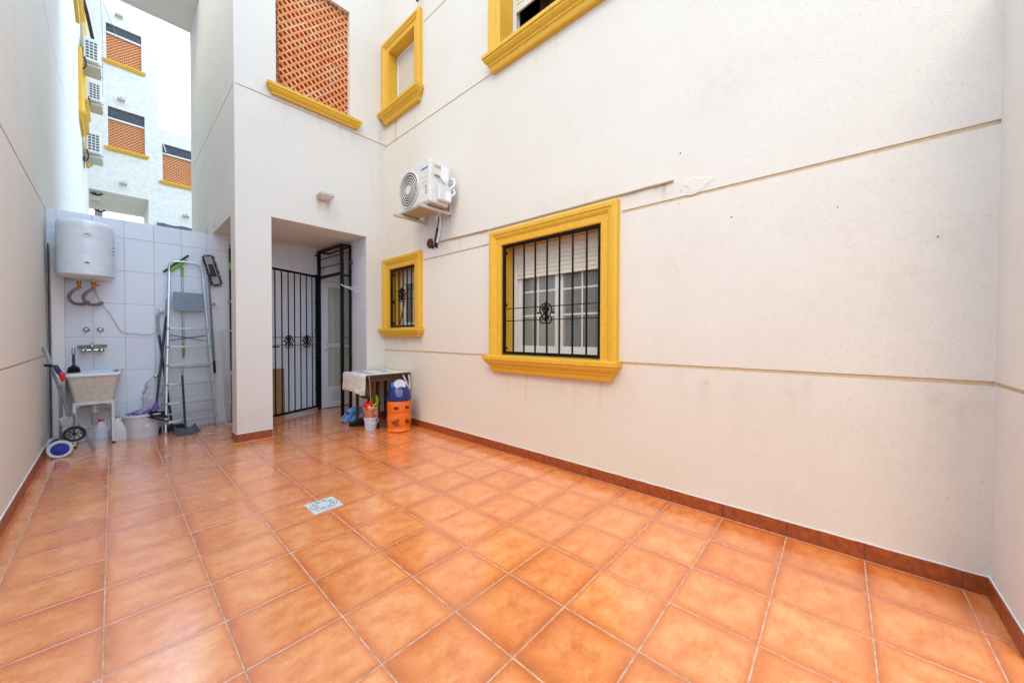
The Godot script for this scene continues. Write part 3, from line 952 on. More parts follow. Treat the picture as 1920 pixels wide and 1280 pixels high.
func window_part(t: Node3D, RX: Transform3D, u0, v0, u1, v1, sill_h := 0.17) -> Node3D:
	var w := Node3D.new()
	w.name = "window"
	t.add_child(w, true)
	w.transform = RX
	put(surround(u0, v0 - 0.002, u1, v1), "surround", M.yellow, w)
	put(moulded_sill(u0 - 0.185 if u0 > -4 else u0 - 0.16, u1 + 0.185 if u0 > -4 else u1 + 0.19, v0, 0.125, sill_h), "sill", M.yellow, w)
	put(reveal(u0 + 0.001, v0 - 0.001, u1 - 0.001, v1 - 0.001, -0.245, 0.026), "reveal", M.yellow, w)
	put(room_box(u0 - 0.3, v0 - 0.1, u1 + 0.3, v1 + 0.1, -1.6, -0.242), "room_interior", M.room, w)
	return w
func windows_of(t: Node3D, RX: Transform3D):
	# large ground-floor window, sliding sashes, roller shutter part way down
	var w := window_part(t, RX, -2.63, 1.012, -1.481, 2.165)
	tag(w, "large ground-floor window with yellow surround and half-lowered shutter")
	var z := -0.16
	var g := G.new()
	frame_rect(g, -2.626, 1.015, -1.485, 2.16, 0.05, z - 0.07, z, 0.004)
	put(g, "window_frame", M.white_alu, w)
	put(slatted(-2.576, -1.535, 1.86, 2.11, z - 0.004), "roller_shutter", M.cream_shutter, w)
	g = G.new()
	g.span(V(-2.576, 1.825, z - 0.018), V(-1.535, 1.858, z + 0.002), 0.003)
	put(g, "shutter_end_bar", M.cream_shutter, w)
	for s in 2:
		var a: float = [-2.576, -2.065][s]
		var b: float = [-2.045, -1.535][s]
		var zz: float = z - [0.025, 0.047][s]
		g = G.new()
		frame_rect(g, a, 1.066, b, 2.10, 0.052, zz - 0.018, zz, 0.003)
		put(g, "sash", M.white_alu, w)
		g = G.new()
		g.span(V((a + b) * 0.5 - 0.008, 1.118, zz - 0.011), V((a + b) * 0.5 + 0.008, 2.05, zz - 0.003), 0.002)
		put(g, "glazing_bar", M.white_alu, w)
		for k in [1.43, 1.68]:
			g = G.new()
			g.span(V(a + 0.052, k - 0.009, zz - 0.0112), V(b - 0.052, k + 0.009, zz - 0.0028), 0.002)
			put(g, "glazing_bar", M.white_alu, w)
		for i in 2:
			for j in 3:
				g = G.new()
				g.span(V([a + 0.052, (a + b) * 0.5 + 0.008][i], [1.118, 1.439, 1.689][j], zz - 0.0085), V([(a + b) * 0.5 - 0.008, b - 0.052][i], [1.421, 1.671, 2.05][j], zz - 0.0055))
				put(g, "pane", M.glass, w)
	put(curtain(-2.60, -2.06, 1.05, 2.14, z - 0.16, 6.0, 0.016), "curtain", M.grey_curtain, w)
	put(curtain(-2.06, -1.50, 1.05, 2.14, z - 0.18, 5.0, 0.016), "curtain", M.net, w)
	# small ground-floor window
	w = window_part(t, RX, -4.915, 1.325, -4.25, 2.186, 0.13)
	tag(w, "small ground-floor window with yellow surround by the corner")
	g = G.new()
	frame_rect(g, -4.91, 1.328, -4.255, 2.182, 0.045, z - 0.07, z, 0.004)
	put(g, "window_frame", M.white_alu, w)
	put(slatted(-4.865, -4.30, 1.98, 2.137, z - 0.004), "roller_shutter", M.cream_shutter, w)
	for s in 2:
		var a: float = [-4.865, -4.595][s]
		var b: float = [-4.57, -4.30][s]
		var zz: float = z - [0.025, 0.047][s]
		g = G.new()
		frame_rect(g, a, 1.374, b, 2.135, 0.042, zz - 0.018, zz, 0.003)
		put(g, "sash", M.white_alu, w)
		g = G.new()
		g.span(V(a + 0.042, 1.416, zz - 0.0085), V(b - 0.042, 2.093, zz - 0.0055))
		put(g, "pane", M.glass, w)
	put(curtain(-4.87, -4.58, 1.35, 2.15, z - 0.16, 3.0, 0.012), "curtain", M.curtain, w)
	# small upper window, shutter down
	w = window_part(t, RX, -4.915, 4.482, -4.25, 5.343)
	tag(w, "small upper window with closed white shutter")
	g = G.new()
	z = -0.10
	frame_rect(g, -4.91, 4.485, -4.255, 5.339, 0.045, z - 0.07, z, 0.004)
	put(g, "window_frame", M.white_alu, w)
	put(slatted(-4.865, -4.30, 4.56, 5.29, z - 0.008), "roller_shutter", M.cream_shutter, w)
	# large upper window
	w = window_part(t, RX, -2.654, 4.169, -1.481, 5.322)
	tag(w, "large upper window with brown curtains cut by the top of the view")
	g = G.new()
	z = -0.16
	frame_rect(g, -2.65, 4.172, -1.485, 5.318, 0.05, z - 0.07, z, 0.004)
	put(g, "window_frame", M.white_alu, w)
	put(slatted(-2.60, -1.535, 4.70, 5.268, z - 0.004), "roller_shutter", M.cream_shutter, w)
	g = G.new()
	g.span(V(-2.60, 4.66, z - 0.018), V(-1.535, 4.698, z + 0.002), 0.003)
	put(g, "shutter_end_bar", M.cream_shutter, w)
	for s in 2:
		var a: float = [-2.60, -2.075][s]
		var b: float = [-2.045, -1.535][s]
		var zz: float = z - [0.025, 0.047][s]
		if s == 0: a = -2.075 + 0.03; b = -1.535 - 0.02
		g = G.new()
		frame_rect(g, a, 4.223, b, 5.26, 0.052, zz - 0.018, zz, 0.003)
		put(g, "sash", M.white_alu, w)
		g = G.new()
		g.span(V(a + 0.052, 4.275, zz - 0.0085), V(b - 0.052, 5.2, zz - 0.0055))
		put(g, "pane", M.glass, w)
	put(curtain(-2.38, -1.52, 4.20, 5.29, z - 0.14, 7.0, 0.02), "curtain", M.dark_curtain, w)
	window_grille("black iron grille with a scroll emblem over the large ground-floor window", RX.translated_local(V(0, 0, 0.0)), -2.624, 1.03, -1.487, 2.160, 7, [1.50, 1.375], 3)
	window_grille("small black iron grille over the small window beside the corner", RX, -4.909, 1.34, -4.256, 2.181, 5, [1.86, 1.73], 2)

func left_building():
	var t := thing("neighbouring_building", "tall plain white rendered building along the left side of the patio", "building")
	var LX := Transform3D(Basis(V(0, 0, -1), V(0, 1, 0), V(1, 0, 0)), V(XL, 0, 0))
	var gd := 0.009
	var g := G.new()
	g.x = LX
	rng.seed = 41
	var drips := []
	for k in 26: drips.append([rng.randf_range(0.5, 18.0), rng.randf_range(3.0, 6.5), rng.randf_range(0.8, 2.6), rng.randf_range(0.05, 0.25), rng.randf_range(0.01, 0.07)])
	var marks := wall_marks(Vector2i(900, 500), -3.6, 0.0, 8.6, 6.7, drips, [], [], 81)
	g.wall(-3.6, 0.0, 8.6, 6.7, [[-3.7, 1.9, 3.5, 6.8, 0.0, false], [-3.6, 0.985, 6.4, 1.003, gd, true], [3.5, 2.572, 8.6, 2.59, gd, true], [3.5, 4.9, 8.6, 4.916, gd, true]])
	put(g, "wall", stained(M.stucco_left, marks), t)
	for y in [0.985, 2.572]:
		g = G.new()
		g.x = LX
		g.span(V(3.5, y + 0.0005, -gd - 0.003), V(6.38, y + 0.0175, -gd + 0.0015))
		put(g, "joint_line", M.tan_joint, t)
	g = G.new()
	g.x = LX
	g.wall(8.6, 0.0, 18.21, 12.6, [[8.6, 5.0, 18.2, 5.015, gd, true]])
	put(g, "tall_wall", M.stucco_far, t)
	g = G.new()
	g.x = LX
	g.quad(V(-3.6, 1.9, 0), V(3.5, 1.9, 0), V(3.5, 1.9, -0.25), V(-3.6, 1.9, -0.25))
	g.quad(V(3.5, 0, -0.25), V(-3.6, 0, -0.25), V(-3.6, 1.9, -0.25), V(3.5, 1.9, -0.25))
	g.quad(V(3.5, 0, -4), V(3.5, 0, 0), V(3.5, 6.7, 0), V(3.5, 6.7, -4))
	g.quad(V(3.5, 6.7, 0), V(8.6, 6.7, 0), V(8.6, 6.7, -4), V(3.5, 6.7, -4))
	g.quad(V(8.6, 6.7, -4), V(8.6, 6.7, 0), V(8.6, 12.6, 0), V(8.6, 12.6, -4))
	g.quad(V(8.6, 12.6, 0), V(18.21, 12.6, 0), V(18.21, 12.6, -4), V(8.6, 12.6, -4))
	g.quad(V(18.21, 0, -4), V(3.5, 0, -4), V(3.5, 6.7, -4), V(18.21, 6.7, -4))
	put(g, "roof", M.stucco_far, t)
	# yellow surrounds of windows further along, seen edge on
	for w in [[11.3, 8.30, 12.5, 9.6], [14.5, 8.75, 15.9, 10.4], [13.3, 6.42, 14.2, 7.75], [15.9, 6.45, 16.9, 7.55], [14.6, 7.25, 15.5, 8.3]]:
		var p := Node3D.new()
		p.name = "window"
		t.add_child(p, true)
		p.transform = LX
		put(surround(w[0], w[1], w[2], w[3], 0.16), "surround", M.yellow, p)
		put(moulded_sill(w[0] - 0.2, w[2] + 0.2, w[1], 0.13), "sill", M.yellow, p)
		g = G.new()
		frame_rect(g, w[0], w[1], w[2], w[3], 0.06, 0.0, 0.02)
		put(g, "window_frame", M.white_alu, p)
		put(slatted(w[0] + 0.06, w[2] - 0.06, w[1] + 0.06, w[3] - 0.06, 0.012), "roller_shutter", M.cream_shutter, p)
	# AC units of the neighbours, on brackets
	var spots := [[13.9, 7.98, "topmost air conditioner on the far left wall, under dangling cables"], [16.2, 8.0, "middle air conditioner on the far left wall, half hidden behind the topmost"], [14.6, 5.95, "lowest air conditioner on the far left wall beside a barred brick opening"]]
	for s in spots:
		var a := thing("air_conditioner", s[2], "air conditioner", V(XL, s[1], -s[0]), "air conditioners on the far left wall")
		g = G.new()
		g.span(V(0.06, 0.05, -0.70), V(0.33, 0.62, 0.0), 0.015)
		put(g, "casing", M.ac_white, a)
		for i in 3:
			for j in 6:
				g = G.new()
				g.span(V(0.10 + i * 0.068, 0.12 + j * 0.072, 0.0), V(0.15 + i * 0.068, 0.165 + j * 0.072, 0.004))
				put(g, "vent_slot", M.ac_dark, a)
		for zz in [-0.62, -0.06]:
			g = G.new()
			g.span(V(0.0, 0.015, zz - 0.02), V(0.37, 0.048, zz + 0.02), 0.004)
			g.span(V(0.0, 0.05, zz - 0.02), V(0.03, 0.30, zz + 0.02), 0.004)
			g.span(V(0.0, -0.22, zz - 0.018), V(0.025, 0.013, zz + 0.018), 0.004)
			put(g, "bracket", M.beige_paint, a)
		g = G.new()
		g.span(V(0.04, -0.06, -0.66), V(0.345, -0.02, -0.02), 0.006)
		put(g, "drip_tray", M.beige_paint, a)
		g = G.new()
		g.tube(smooth_path([V(0.08, 0.10, 0.01), V(0.10, -0.12, 0.03), V(0.04, -0.22, 0.02), V(0.01, -0.12, 0.0)], 4), 0.014, 6)
		put(g, "hose", M.cable_brown, a)
	# loose cables
	var paths := [
		["bundle of brown cables hanging down the far left wall to the topmost air conditioner", M.cable_brown, 0.035, [V(-0.40, 9.9, -12.6), V(-0.36, 9.5, -12.9), V(-0.40, 9.2, -13.2), V(-0.33, 8.95, -13.6), V(-0.26, 8.64, -14.0)]],
		["pale cable hanging beside the brown bundle on the far left wall", M.cable_white, 0.022, [V(-0.44, 9.6, -12.0), V(-0.42, 9.1, -12.4), V(-0.42, 8.8, -12.9), V(-0.42, 8.6, -13.4), V(-0.43, 8.3, -13.9)]]]
	for c in paths:
		g = G.new()
		g.tube(smooth_path(c[3], 5), c[2], 7)
		tag(put(g, "hanging_cable", c[1]), c[0], "cable")
	for c in [["thin dark wire hanging slack in front of the far facade", [V(-0.17, 12.4, -17.9), V(-0.12, 10.6, -17.6), V(-0.14, 8.9, -17.7)]], ["thin wire slanting down across the top far lattice window", [V(-0.3, 12.6, -17.8), V(0.05, 11.6, -18.0), V(0.35, 11.0, -18.15)]]]:
		g = G.new()
		g.tube(smooth_path(c[1], 5), 0.006, 5)
		tag(put(g, "overhead_wire", M.print_grey), c[0], "wire")
	# skirting of the left wall
	skirting(t, V(XL, 0, ZB), V(XL, 0, ZE), V(1, 0, 0), 0.2)

func end_wall():
	# a pier of the next flat's wall stands in the patio beside the camera; the patio goes on behind it
	var t := thing("end_pier", "white rendered pier at the right edge of the picture", "wall")
	var EX := 2.3
	var ZZ := 3.6
	var H := 2.9
	var marks := wall_marks(Vector2i(200, 450), -XR, 0.0, -EX, H, [], [], [], 91)
	var g := G.new()
	g.x = Transform3D(Basis(V(-1, 0, 0), V(0, 1, 0), V(0, 0, -1)), V(0, 0, ZE))
	g.wall(-XR, 0.0, -EX, H, [[-XR, 0.99, -EX, 1.01, 0.009, true]])
	put(g, "wall", stained(M.stucco_left, marks), t)
	g = G.new()
	g.span(V(EX, 0, ZE + 0.012), V(XR - 0.002, H, ZE + 0.25))
	put(g, "core", M.stucco_left, t)
	g = G.new()
	g.span(V(EX + 0.002, 0.9905, ZE + 0.0075), V(XR + 0.02, 1.0095, ZE + 0.012))
	put(g, "joint_line", M.tan_joint, t)
	skirting(t, V(EX, 0, ZE), V(XR, 0, ZE), V(0, 0, -1), 0.25)
	t = thing("boundary_wall", "low white wall closing the patio behind the viewer", "wall", V(0, 0, ZZ))
	t.set_meta("kind", "structure")
	g = G.new()
	g.span(V(XL, 0, 0), V(XR, 1.6, 0.2), 0.01)
	put(g, "core", M.stucco_left, t)

func tiled_wall():
	var t := thing("tiled_wall", "low white tiled wall behind the water heater and step ladder", "wall")
	var g := G.new()
	g.span(V(XL, 0, ZB - 0.14), V(2.345, 2.6, ZB - 0.006))
	g.span(V(2.345, 2.158, ZB - 0.14), V(3.45, 2.6, ZB - 0.006))
	g.span(V(2.965, 0.0, ZB - 0.14), V(3.45, 2.158, ZB - 0.006))
	put(g, "core", M.joint, t)
	g = G.new()
	g.span(V(2.345, 0.0, ZB - 0.14), V(2.965, 2.158, ZB - 0.05))
	put(g, "door_backing", M.room, t)
	g = G.new()
	g.span(V(0.945, 2.6, ZB - 0.14), V(3.45, 2.66, ZB - 0.001))
	put(g, "top_course", M.stucco, t)
	var xs := [XL]
	for k in 16: xs.append(-0.405 + 0.255 * k)
	for i in xs.size() - 1:
		for j in 7:
			var x0: float = xs[i] + 0.0015
			var x1: float = minf(xs[i + 1] - 0.0015, 3.4)
			var y0 := 0.398 * j + 0.0015
			var y1 := minf(0.398 * (j + 1) - 0.0015, 2.6)
			if x0 > 2.33 and x1 < 2.98 and y1 < 2.17: continue
			if x0 < 2.345 and x1 > 2.315 and y0 < 2.15: x1 = 2.313
			if x0 < 2.965 and x1 > 2.965 and y0 < 2.15: x0 = 2.968
			if x1 - x0 < 0.01: continue
			if y0 < 2.158 and y1 > 2.158 and x0 > 2.3 and x0 < 2.95: y0 = 2.158
			g = G.new()
			g.span(V(x0, y0, ZB - 0.006), V(x1, y1, ZB + rng.randf_range(-0.0006, 0.0004)), 0.0016)
			var o := put(g, "tile", M.wall_tile[rng.randi() % 3], t)
			o.rotation = Vector3.ZERO
	# pipe casing in the left corner
	g = G.new()
	g.span(V(XL + 0.03, 0, ZB + 0.001), V(-0.352, 2.2, ZB + 0.065), 0.004)
	put(g, "pipe_casing", M.caulk, t)
	g = G.new()
	g.tube([V(XL + 0.02, 0.0, ZB + 0.10), V(XL + 0.02, 2.2, ZB + 0.10)], 0.006, 8)
	put(g, "corner_pipe", M.rust, t)

func far_building():
	var t := thing("far_building", "bright white building closing the far end with brick lattice windows", "building")
	var Z := -18.2
	var FX := Transform3D(Basis.IDENTITY, V(0, 0, Z))
	var g := G.new()
	g.x = FX
	g.wall(XL - 0.3, 0.0, 1.172, 12.6, [[XL - 0.3, -0.1, 0.905, 6.0, 0.0, false], [-0.047, 10.40, 0.774, 11.62, 0.14, false], [-0.03, 7.53, 0.83, 8.87, 0.14, false]])
	g.wall(1.172, 0.0, 6.0, 8.65, [[1.275, 6.80, 2.115, 8.13, 0.14, false]])
	put(g, "facade", M.stucco_far, t)
	g = G.new()
	g.x = FX
	g.quad(V(1.172, 8.65, 0), V(1.172, 8.65, -2.9), V(1.172, 12.6, -2.9), V(1.172, 12.6, 0))
	g.quad(V(1.172, 8.65, 0), V(6, 8.65, 0), V(6, 8.65, -2.9), V(1.172, 8.65, -2.9))
	g.quad(V(XL - 0.3, 12.6, 0), V(1.172, 12.6, 0), V(1.172, 12.6, -2.9), V(XL - 0.3, 12.6, -2.9))
	g.quad(V(1.172, 6.0, -2.9), V(XL - 0.3, 6.0, -2.9), V(XL - 0.3, 12.6, -2.9), V(1.172, 12.6, -2.9))
	g.quad(V(6, 0, -2.9), V(0.905, 0, -2.9), V(0.905, 8.65, -2.9), V(6, 8.65, -2.9))
	put(g, "roof", M.stucco_far, t)
	g = G.new()
	g.x = FX
	g.quad(V(XL - 0.3, 6.0, -2.9), V(0.905, 6.0, -2.9), V(0.905, 6.0, 0), V(XL - 0.3, 6.0, 0))
	g.quad(V(0.905, 0, -2.9), V(0.905, 0, 0), V(0.905, 6.0, 0), V(0.905, 6.0, -2.9))
	put(g, "passage_lining", M.stucco_far, t)
	for w in [[-0.047, 10.40, 0.774, 11.62, 11.33], [-0.03, 7.53, 0.83, 8.87, 8.50], [1.275, 6.80, 2.115, 8.13, 7.80]]:
		var p := Node3D.new()
		p.name = "lattice_window"
		t.add_child(p, true)
		p.transform = FX
		lattice(p, w[0], w[1], w[2], w[4] - 0.08, -0.07, 0.0665, false)
		put(room_box(w[0] - 0.1, w[1] - 0.1, w[2] + 0.1, w[3] + 0.1, -1.0, -0.141), "room_interior", M.room, p)
		g = G.new()
		g.span(V(w[0] + 0.002, w[4] - 0.035, -0.10), V(w[2] - 0.002, w[4] + 0.015, -0.02), 0.004)
		put(g, "ledge", M.caulk, p)
		put(moulded_sill(w[0] - 0.09, w[2] + 0.1, w[1] - 0.02, 0.09, 0.08), "sill", M.yellow, p)
		# rolled grey awning in the top gap
		g = G.new()
		g.span(V(w[0] + 0.004, w[4] + 0.03, -0.09), V(w[2] - 0.004, w[3] - 0.02, -0.05), 0.006)
		for k in 7: g.span(V(w[0] + 0.02 + k * 0.115, w[4] + 0.03, -0.05), V(w[0] + 0.028 + k * 0.115, w[3] - 0.03, -0.042))
		put(g, "awning", M.awning, p)
	for s in [-1, 1]:
		g = G.new()
		var x := 1.30 if s < 0 else 2.08
		g.tube([V(x, 8.10, Z + 0.02), V(x + 0.05, 7.78, Z + 0.22)], 0.014, 6)
		put(g, "awning_arm", M.cable_white, t)
	g = G.new()
	var row := []
	for k in 13: row.append(V(1.10 + k * 0.083, 0, 0))
	var rows := []
	for j in 2:
		var rr := []
		for k in 13: rr.append(V(1.10 + k * 0.083, 5.24 + 0.02 * sin(k * 0.9) - j * 0.28, Z + 0.05 + j * 0.3))
		rows.append(rr)
	g.grid(rows)
	tag(put(g, "canvas_awning", M.awning), "grey sagging canvas awning just above the white tiled wall", "awning")
	for s in [[0.28, 9.19, "upper small beige spout between two far lattice windows"], [0.30, 6.37, "small beige spout above the far passage opening"], [1.89, 5.67, "small beige spout above the grey canvas awning"], [0.25, 11.98, "small vent block above the topmost far lattice window"]]:
		var o := thing("wall_spout", s[2], "spout", V(s[0], s[1], Z))
		g = G.new()
		g.span(V(-0.09, -0.035, 0), V(0.09, 0.03, 0.14), 0.008)
		put(g, "body", M.beige_paint, o)
		g = G.new()
		g.tube([V(0, 0.02, 0.05), V(0, 0.07, 0.07)], 0.02, 6)
		put(g, "cap", M.cable_brown, o)
	for s in [[V(-0.34, 5.75, -18.6), "cluttered beige junction box under the passage ceiling"], [V(-0.30, 5.62, -20.4), "far junction box with cables at the end of the passage ceiling"]]:
		var o := thing("junction_box", s[1], "junction box", s[0])
		g = G.new()
		g.span(V(-0.1, -0.05, -0.15), V(0.1, 0.14, 0.15), 0.015)
		put(g, "housing", M.beige_paint, o)
		g = G.new()
		g.tube(smooth_path([V(-0.1, 0.18, 0.16), V(0.05, 0.14, 0.18), V(0.16, 0.2, 0.16)], 4), 0.03, 6)
		g.tube([V(0.0, 0.12, 0.0), V(0.0, 0.25, 0.0)], 0.02, 6)
		put(g, "cables", M.cable_brown, o)

func air_conditioner():
	var t := thing("air_conditioner", "white split air conditioner outdoor unit with round fan grille beside the small window", "air conditioner", V(XR, 2.724, -3.41))
	# local: x out of the wall is negative
	var x0 := -0.365
	var x1 := -0.105
	var L := 0.672
	var H := 0.476
	var g := G.new()
	g.span(V(x0, 0, -L), V(x1, H, 0), 0.012)
	put(g, "casing", M.ac_white, t)
	# bottom pan dirty
	g = G.new()
	g.span(V(x0 + 0.01, -0.012, -L + 0.02), V(x1 - 0.01, -0.001, -0.02), 0.004)
	put(g, "base_pan", M.ac_dirty, t)
	# front face plane x = x0: fan opening centre
	var cz := -0.43
	var cy := 0.235
	var R := 0.205
	g = G.new()
	var disc := []
	for k in 40: disc.append(V(x0 - 0.0015, cy + cos(TAU * k / 40) * R * 0.98, cz + sin(TAU * k / 40) * R * 0.98))
	g.fan(disc, true)
	put(g, "fan_recess", M.ac_dark, t)
	g = G.new()
	for b in 3:
		var a0 := TAU * b / 3.0 + 0.4
		var rows := []
		for i in 6:
			var rr := lerpf(0.03, 0.17, i / 5.0)
			var row := []
			for j in 5:
				var an := a0 + (j / 4.0 - 0.2) * 1.3
				row.append(V(x0 - 0.004 - 0.006 * (j / 4.0), cy + cos(an) * rr, cz + sin(an) * rr))
			rows.append(row)
		g.grid(rows)
	put(g, "fan_blades", M.ac_dark, t)
	for i in 6:
		g = G.new()
		var rr := R * (1.0 - i * 0.148)
		g.tube(arc(V(x0 - (0.012 if i > 0 else 0.008), cy, cz), V(0, 1, 0), V(0, 0, 1), rr, 0, TAU * 39 / 40, 39), 0.0095 if i == 0 else 0.0055, 6, true)
		put(g, "grille_ring", M.ac_white, t)
	g = G.new()
	for k in 28:
		var an := TAU * k / 28
		g.tube([V(x0 - 0.010, cy + cos(an) * 0.05, cz + sin(an) * 0.05), V(x0 - 0.010, cy + cos(an) * R, cz + sin(an) * R)], 0.0014, 4)
	put(g, "grille_spokes", M.ac_white, t)
	g = G.new()
	var hub := []
	for k in 24: hub.append(V(x0 - 0.016, cy + cos(TAU * k / 24) * 0.045, cz + sin(TAU * k / 24) * 0.045))
	var hub2 := []
	for p in hub: hub2.append(p + V(0.014, 0, 0))
	g.grid([hub2, hub], true)
	g.fan(hub, true)
	put(g, "grille_hub", M.ac_white, t)
	# front service panel
	g = G.new()
	g.span(V(x0 - 0.006, 0.02, -0.185), V(x0 + 0.002, H - 0.03, -0.015), 0.006)
	put(g, "front_panel", M.ac_white, t)
	g = G.new()
	for y in [0.29, 0.235, 0.185]: g.span(V(x0 - 0.0072, y, -0.165), V(x0 - 0.005, y + 0.003, -0.05))
	put(g, "panel_groove", M.print_grey, t)
	g = G.new()
	for k in 9: g.span(V(x0 - 0.0072, 0.10 + k * 0.012, -0.088 + 0.006 * (k % 2)), V(x0 - 0.006, 0.106 + k * 0.012, -0.05 - 0.008 * (k % 3)))
	put(g, "rating_label", M.print_grey, t)
	text("SAMSUNG", 0.021, 0.002, M.print_blue, "logo", t, Transform3D(Basis(V(0, 0, 1), V(0, 1, 0), V(-1, 0, 0)), V(x0 - 0.0075, H - 0.085, -0.10)))
	# end face at z = 0
	g = G.new()
	g.span(V(x0 + 0.06, H - 0.075, -0.002), V(x0 + 0.15, H - 0.045, 0.002))
	put(g, "hand_grip", M.ac_dirty, t)
	g = G.new()
	g.span(V(x0 + 0.15, H - 0.20, 0.0), V(x1 - 0.008, H - 0.03, 0.004))
	for k in 5: g.span(V(x0 + 0.16, H - 0.06 - k * 0.028, 0.004), V(x1 - 0.02, H - 0.05 - k * 0.028, 0.0052))
	put(g, "end_label", M.label, t)
	g = G.new()
	g.span(V(x0 + 0.085, 0.03, 0.0), V(x1 + 0.004, 0.215, 0.055), 0.012)
	put(g, "valve_cover", M.ac_white, t)
	g = G.new()
	g.span(V(x0 + 0.17, 0.05, 0.055), V(x1 - 0.01, 0.15, 0.0565))
	put(g, "warning_label", M.label, t)
	g = G.new()
	g.tube(smooth_path([V(x0 + 0.06, 0.315, 0.004), V(x0 + 0.10, 0.30, 0.03), V(x0 + 0.17, 0.225, 0.035), V(x1, 0.20, 0.03)], 4), 0.007, 6)
	g.span(V(x0 + 0.05, 0.30, 0.0), V(x0 + 0.13, 0.325, 0.012), 0.004)
	put(g, "power_lead", M.ac_dirty, t)
	for y in [[0.24, 0.29], [0.14, 0.17]]:
		g = G.new()
		g.tube(smooth_path([V(x1 - 0.01, y[0] - 0.04, 0.02), V(x1 + 0.03, y[0], 0.05), V(x1 + 0.045, y[1], 0.05), V(x1 + 0.03, y[1] + 0.035, 0.03), V(x1 + 0.02, y[1] + 0.0, -0.05), V(x1 + 0.03, y[1] - 0.25, -0.30)], 5), 0.014, 8)
		put(g, "pipe", M.enamel, t)
	for z in [-0.09, -0.60]:
		g = G.new()
		g.span(V(-0.47, -0.058, z - 0.018), V(-0.002, -0.022, z + 0.018), 0.004)
		g.span(V(-0.032, -0.058, z - 0.0185), V(-0.0015, 0.14, z + 0.0185), 0.003)
		put(g, "bracket", M.beige_paint, t)
		for xx in [-0.33, -0.14]:
			g = G.new()
			g.span(V(xx - 0.02, -0.022, z - 0.016), V(xx + 0.02, -0.010, z + 0.016), 0.003)
			put(g, "rubber_foot", M.rubber, t)
	g = G.new()
	g.tube(smooth_path([V(-0.06, 0.05, -0.28), V(-0.03, -0.06, -0.30), V(-0.025, -0.16, -0.33)], 4), 0.006, 6)
	g.tube(smooth_path([V(-0.025, -0.16, -0.33), V(-0.02, -0.25, -0.35), V(-0.022, -0.35, -0.37), V(-0.012, -0.40, -0.36)], 4), [0.016, 0.016, 0.018, 0.02, 0.022, 0.024, 0.024, 0.023, 0.022, 0.02, 0.016, 0.012, 0.008], 8)
	put(g, "drain_hose", M.rubber, t)
	g = G.new()
	g.tube(smooth_path([V(-0.05, 0.02, -0.26), V(-0.02, -0.10, -0.27), V(-0.02, -0.34, -0.34)], 4), 0.018, 8)
	put(g, "pipe_cover", M.ac_white, t)
	g = G.new()
	g.tube(smooth_path([V(-0.003, -0.36, -0.43), V(-0.03, -0.375, -0.44), V(-0.005, -0.385, -0.455)], 3), 0.012, 6)
	put(g, "cable_end", M.rubber, t)

func wall_bits():
	var o := thing("vent_cap", "round rusty brown cover plate on the wall below the air conditioner", "vent cover", V(XR, 2.408, -3.92))
	var g := G.new()
	g.x = Transform3D(Basis(V(0, 0, 1), V(-1, 0, 0), V(0, -1, 0)), Vector3.ZERO)
	g.lathe([Vector2(0.062, 0.0), Vector2(0.062, 0.012), Vector2(0.05, 0.022), Vector2(0.02, 0.026), Vector2(0.0, 0.027)], 24)
	put(g, "plate", M.rust, o)
	g = G.new()
	g.tube(arc(V(-0.018, 0, 0), V(0, 1, 0), V(0, 0, 1), 0.055, 0, TAU * 23 / 24, 23), 0.004, 5, true)
	put(g, "rim", M.rust, o)
	for c in [[-3.78, -2.85, 2.398, 2.375, "thin brown conduit between the air conditioner and the large yellow window"], [-2.83, -0.91, 2.372, 2.355, "thin brown conduit running over the large yellow window and ending past it"]]:
		g = G.new()
		var pts := []
		for k in 20: pts.append(V(XR - 0.009, lerpf(c[2], c[3], k / 19.0) + rng.randf_range(-0.0012, 0.0012), lerpf(c[0], c[1], k / 19.0)))
		g.tube(pts, 0.0095, 8)
		tag(put(g, "conduit", M.conduit), c[4], "conduit")
	o = thing("wall_lamp", "small beige box lamp projecting from the facade above the recess", "wall lamp", V(1.885, 3.02, ZF))
	g = G.new()
	g.span(V(-0.085, -0.005, 0.001), V(0.085, 0.045, 0.16), 0.01)
	put(g, "housing", M.beige_paint, o)
	g = G.new()
	g.span(V(-0.075, -0.022, 0.015), V(0.075, -0.006, 0.15), 0.006)
	put(g, "diffuser", M.plastic_white, o)
	g = G.new()
	g.tube([V(-0.02, 0.045, 0.08), V(-0.02, 0.06, 0.08)], 0.015, 8)
	put(g, "cap", M.cable_brown, o)
	# wooden stick leaning in the small window grille
	o = thing("wooden_stick", "long brown stick standing on the small window sill against its grille", "stick", V(XR - 0.09, 1.328, -4.53))
	g = G.new()
	g.tube([V(0, 0.004, 0), V(0.05, 0.30, 0.03), V(0.058, 0.50, 0.06)], [0.011, 0.010, 0.009], 7)
	put(g, "shaft", M.wood, o)
	# bracket stub by the upper small window
	o = thing("wall_hook", "rusty hook on the wall at the top beside the small upper window", "hook", V(XR, 5.62, -4.12))
	g = G.new()
	g.tube(smooth_path([V(0, 0.06, 0), V(-0.06, 0.05, 0), V(-0.08, -0.02, 0), V(-0.05, -0.05, 0)], 4), 0.018, 7)
	put(g, "arm", M.rust, o)

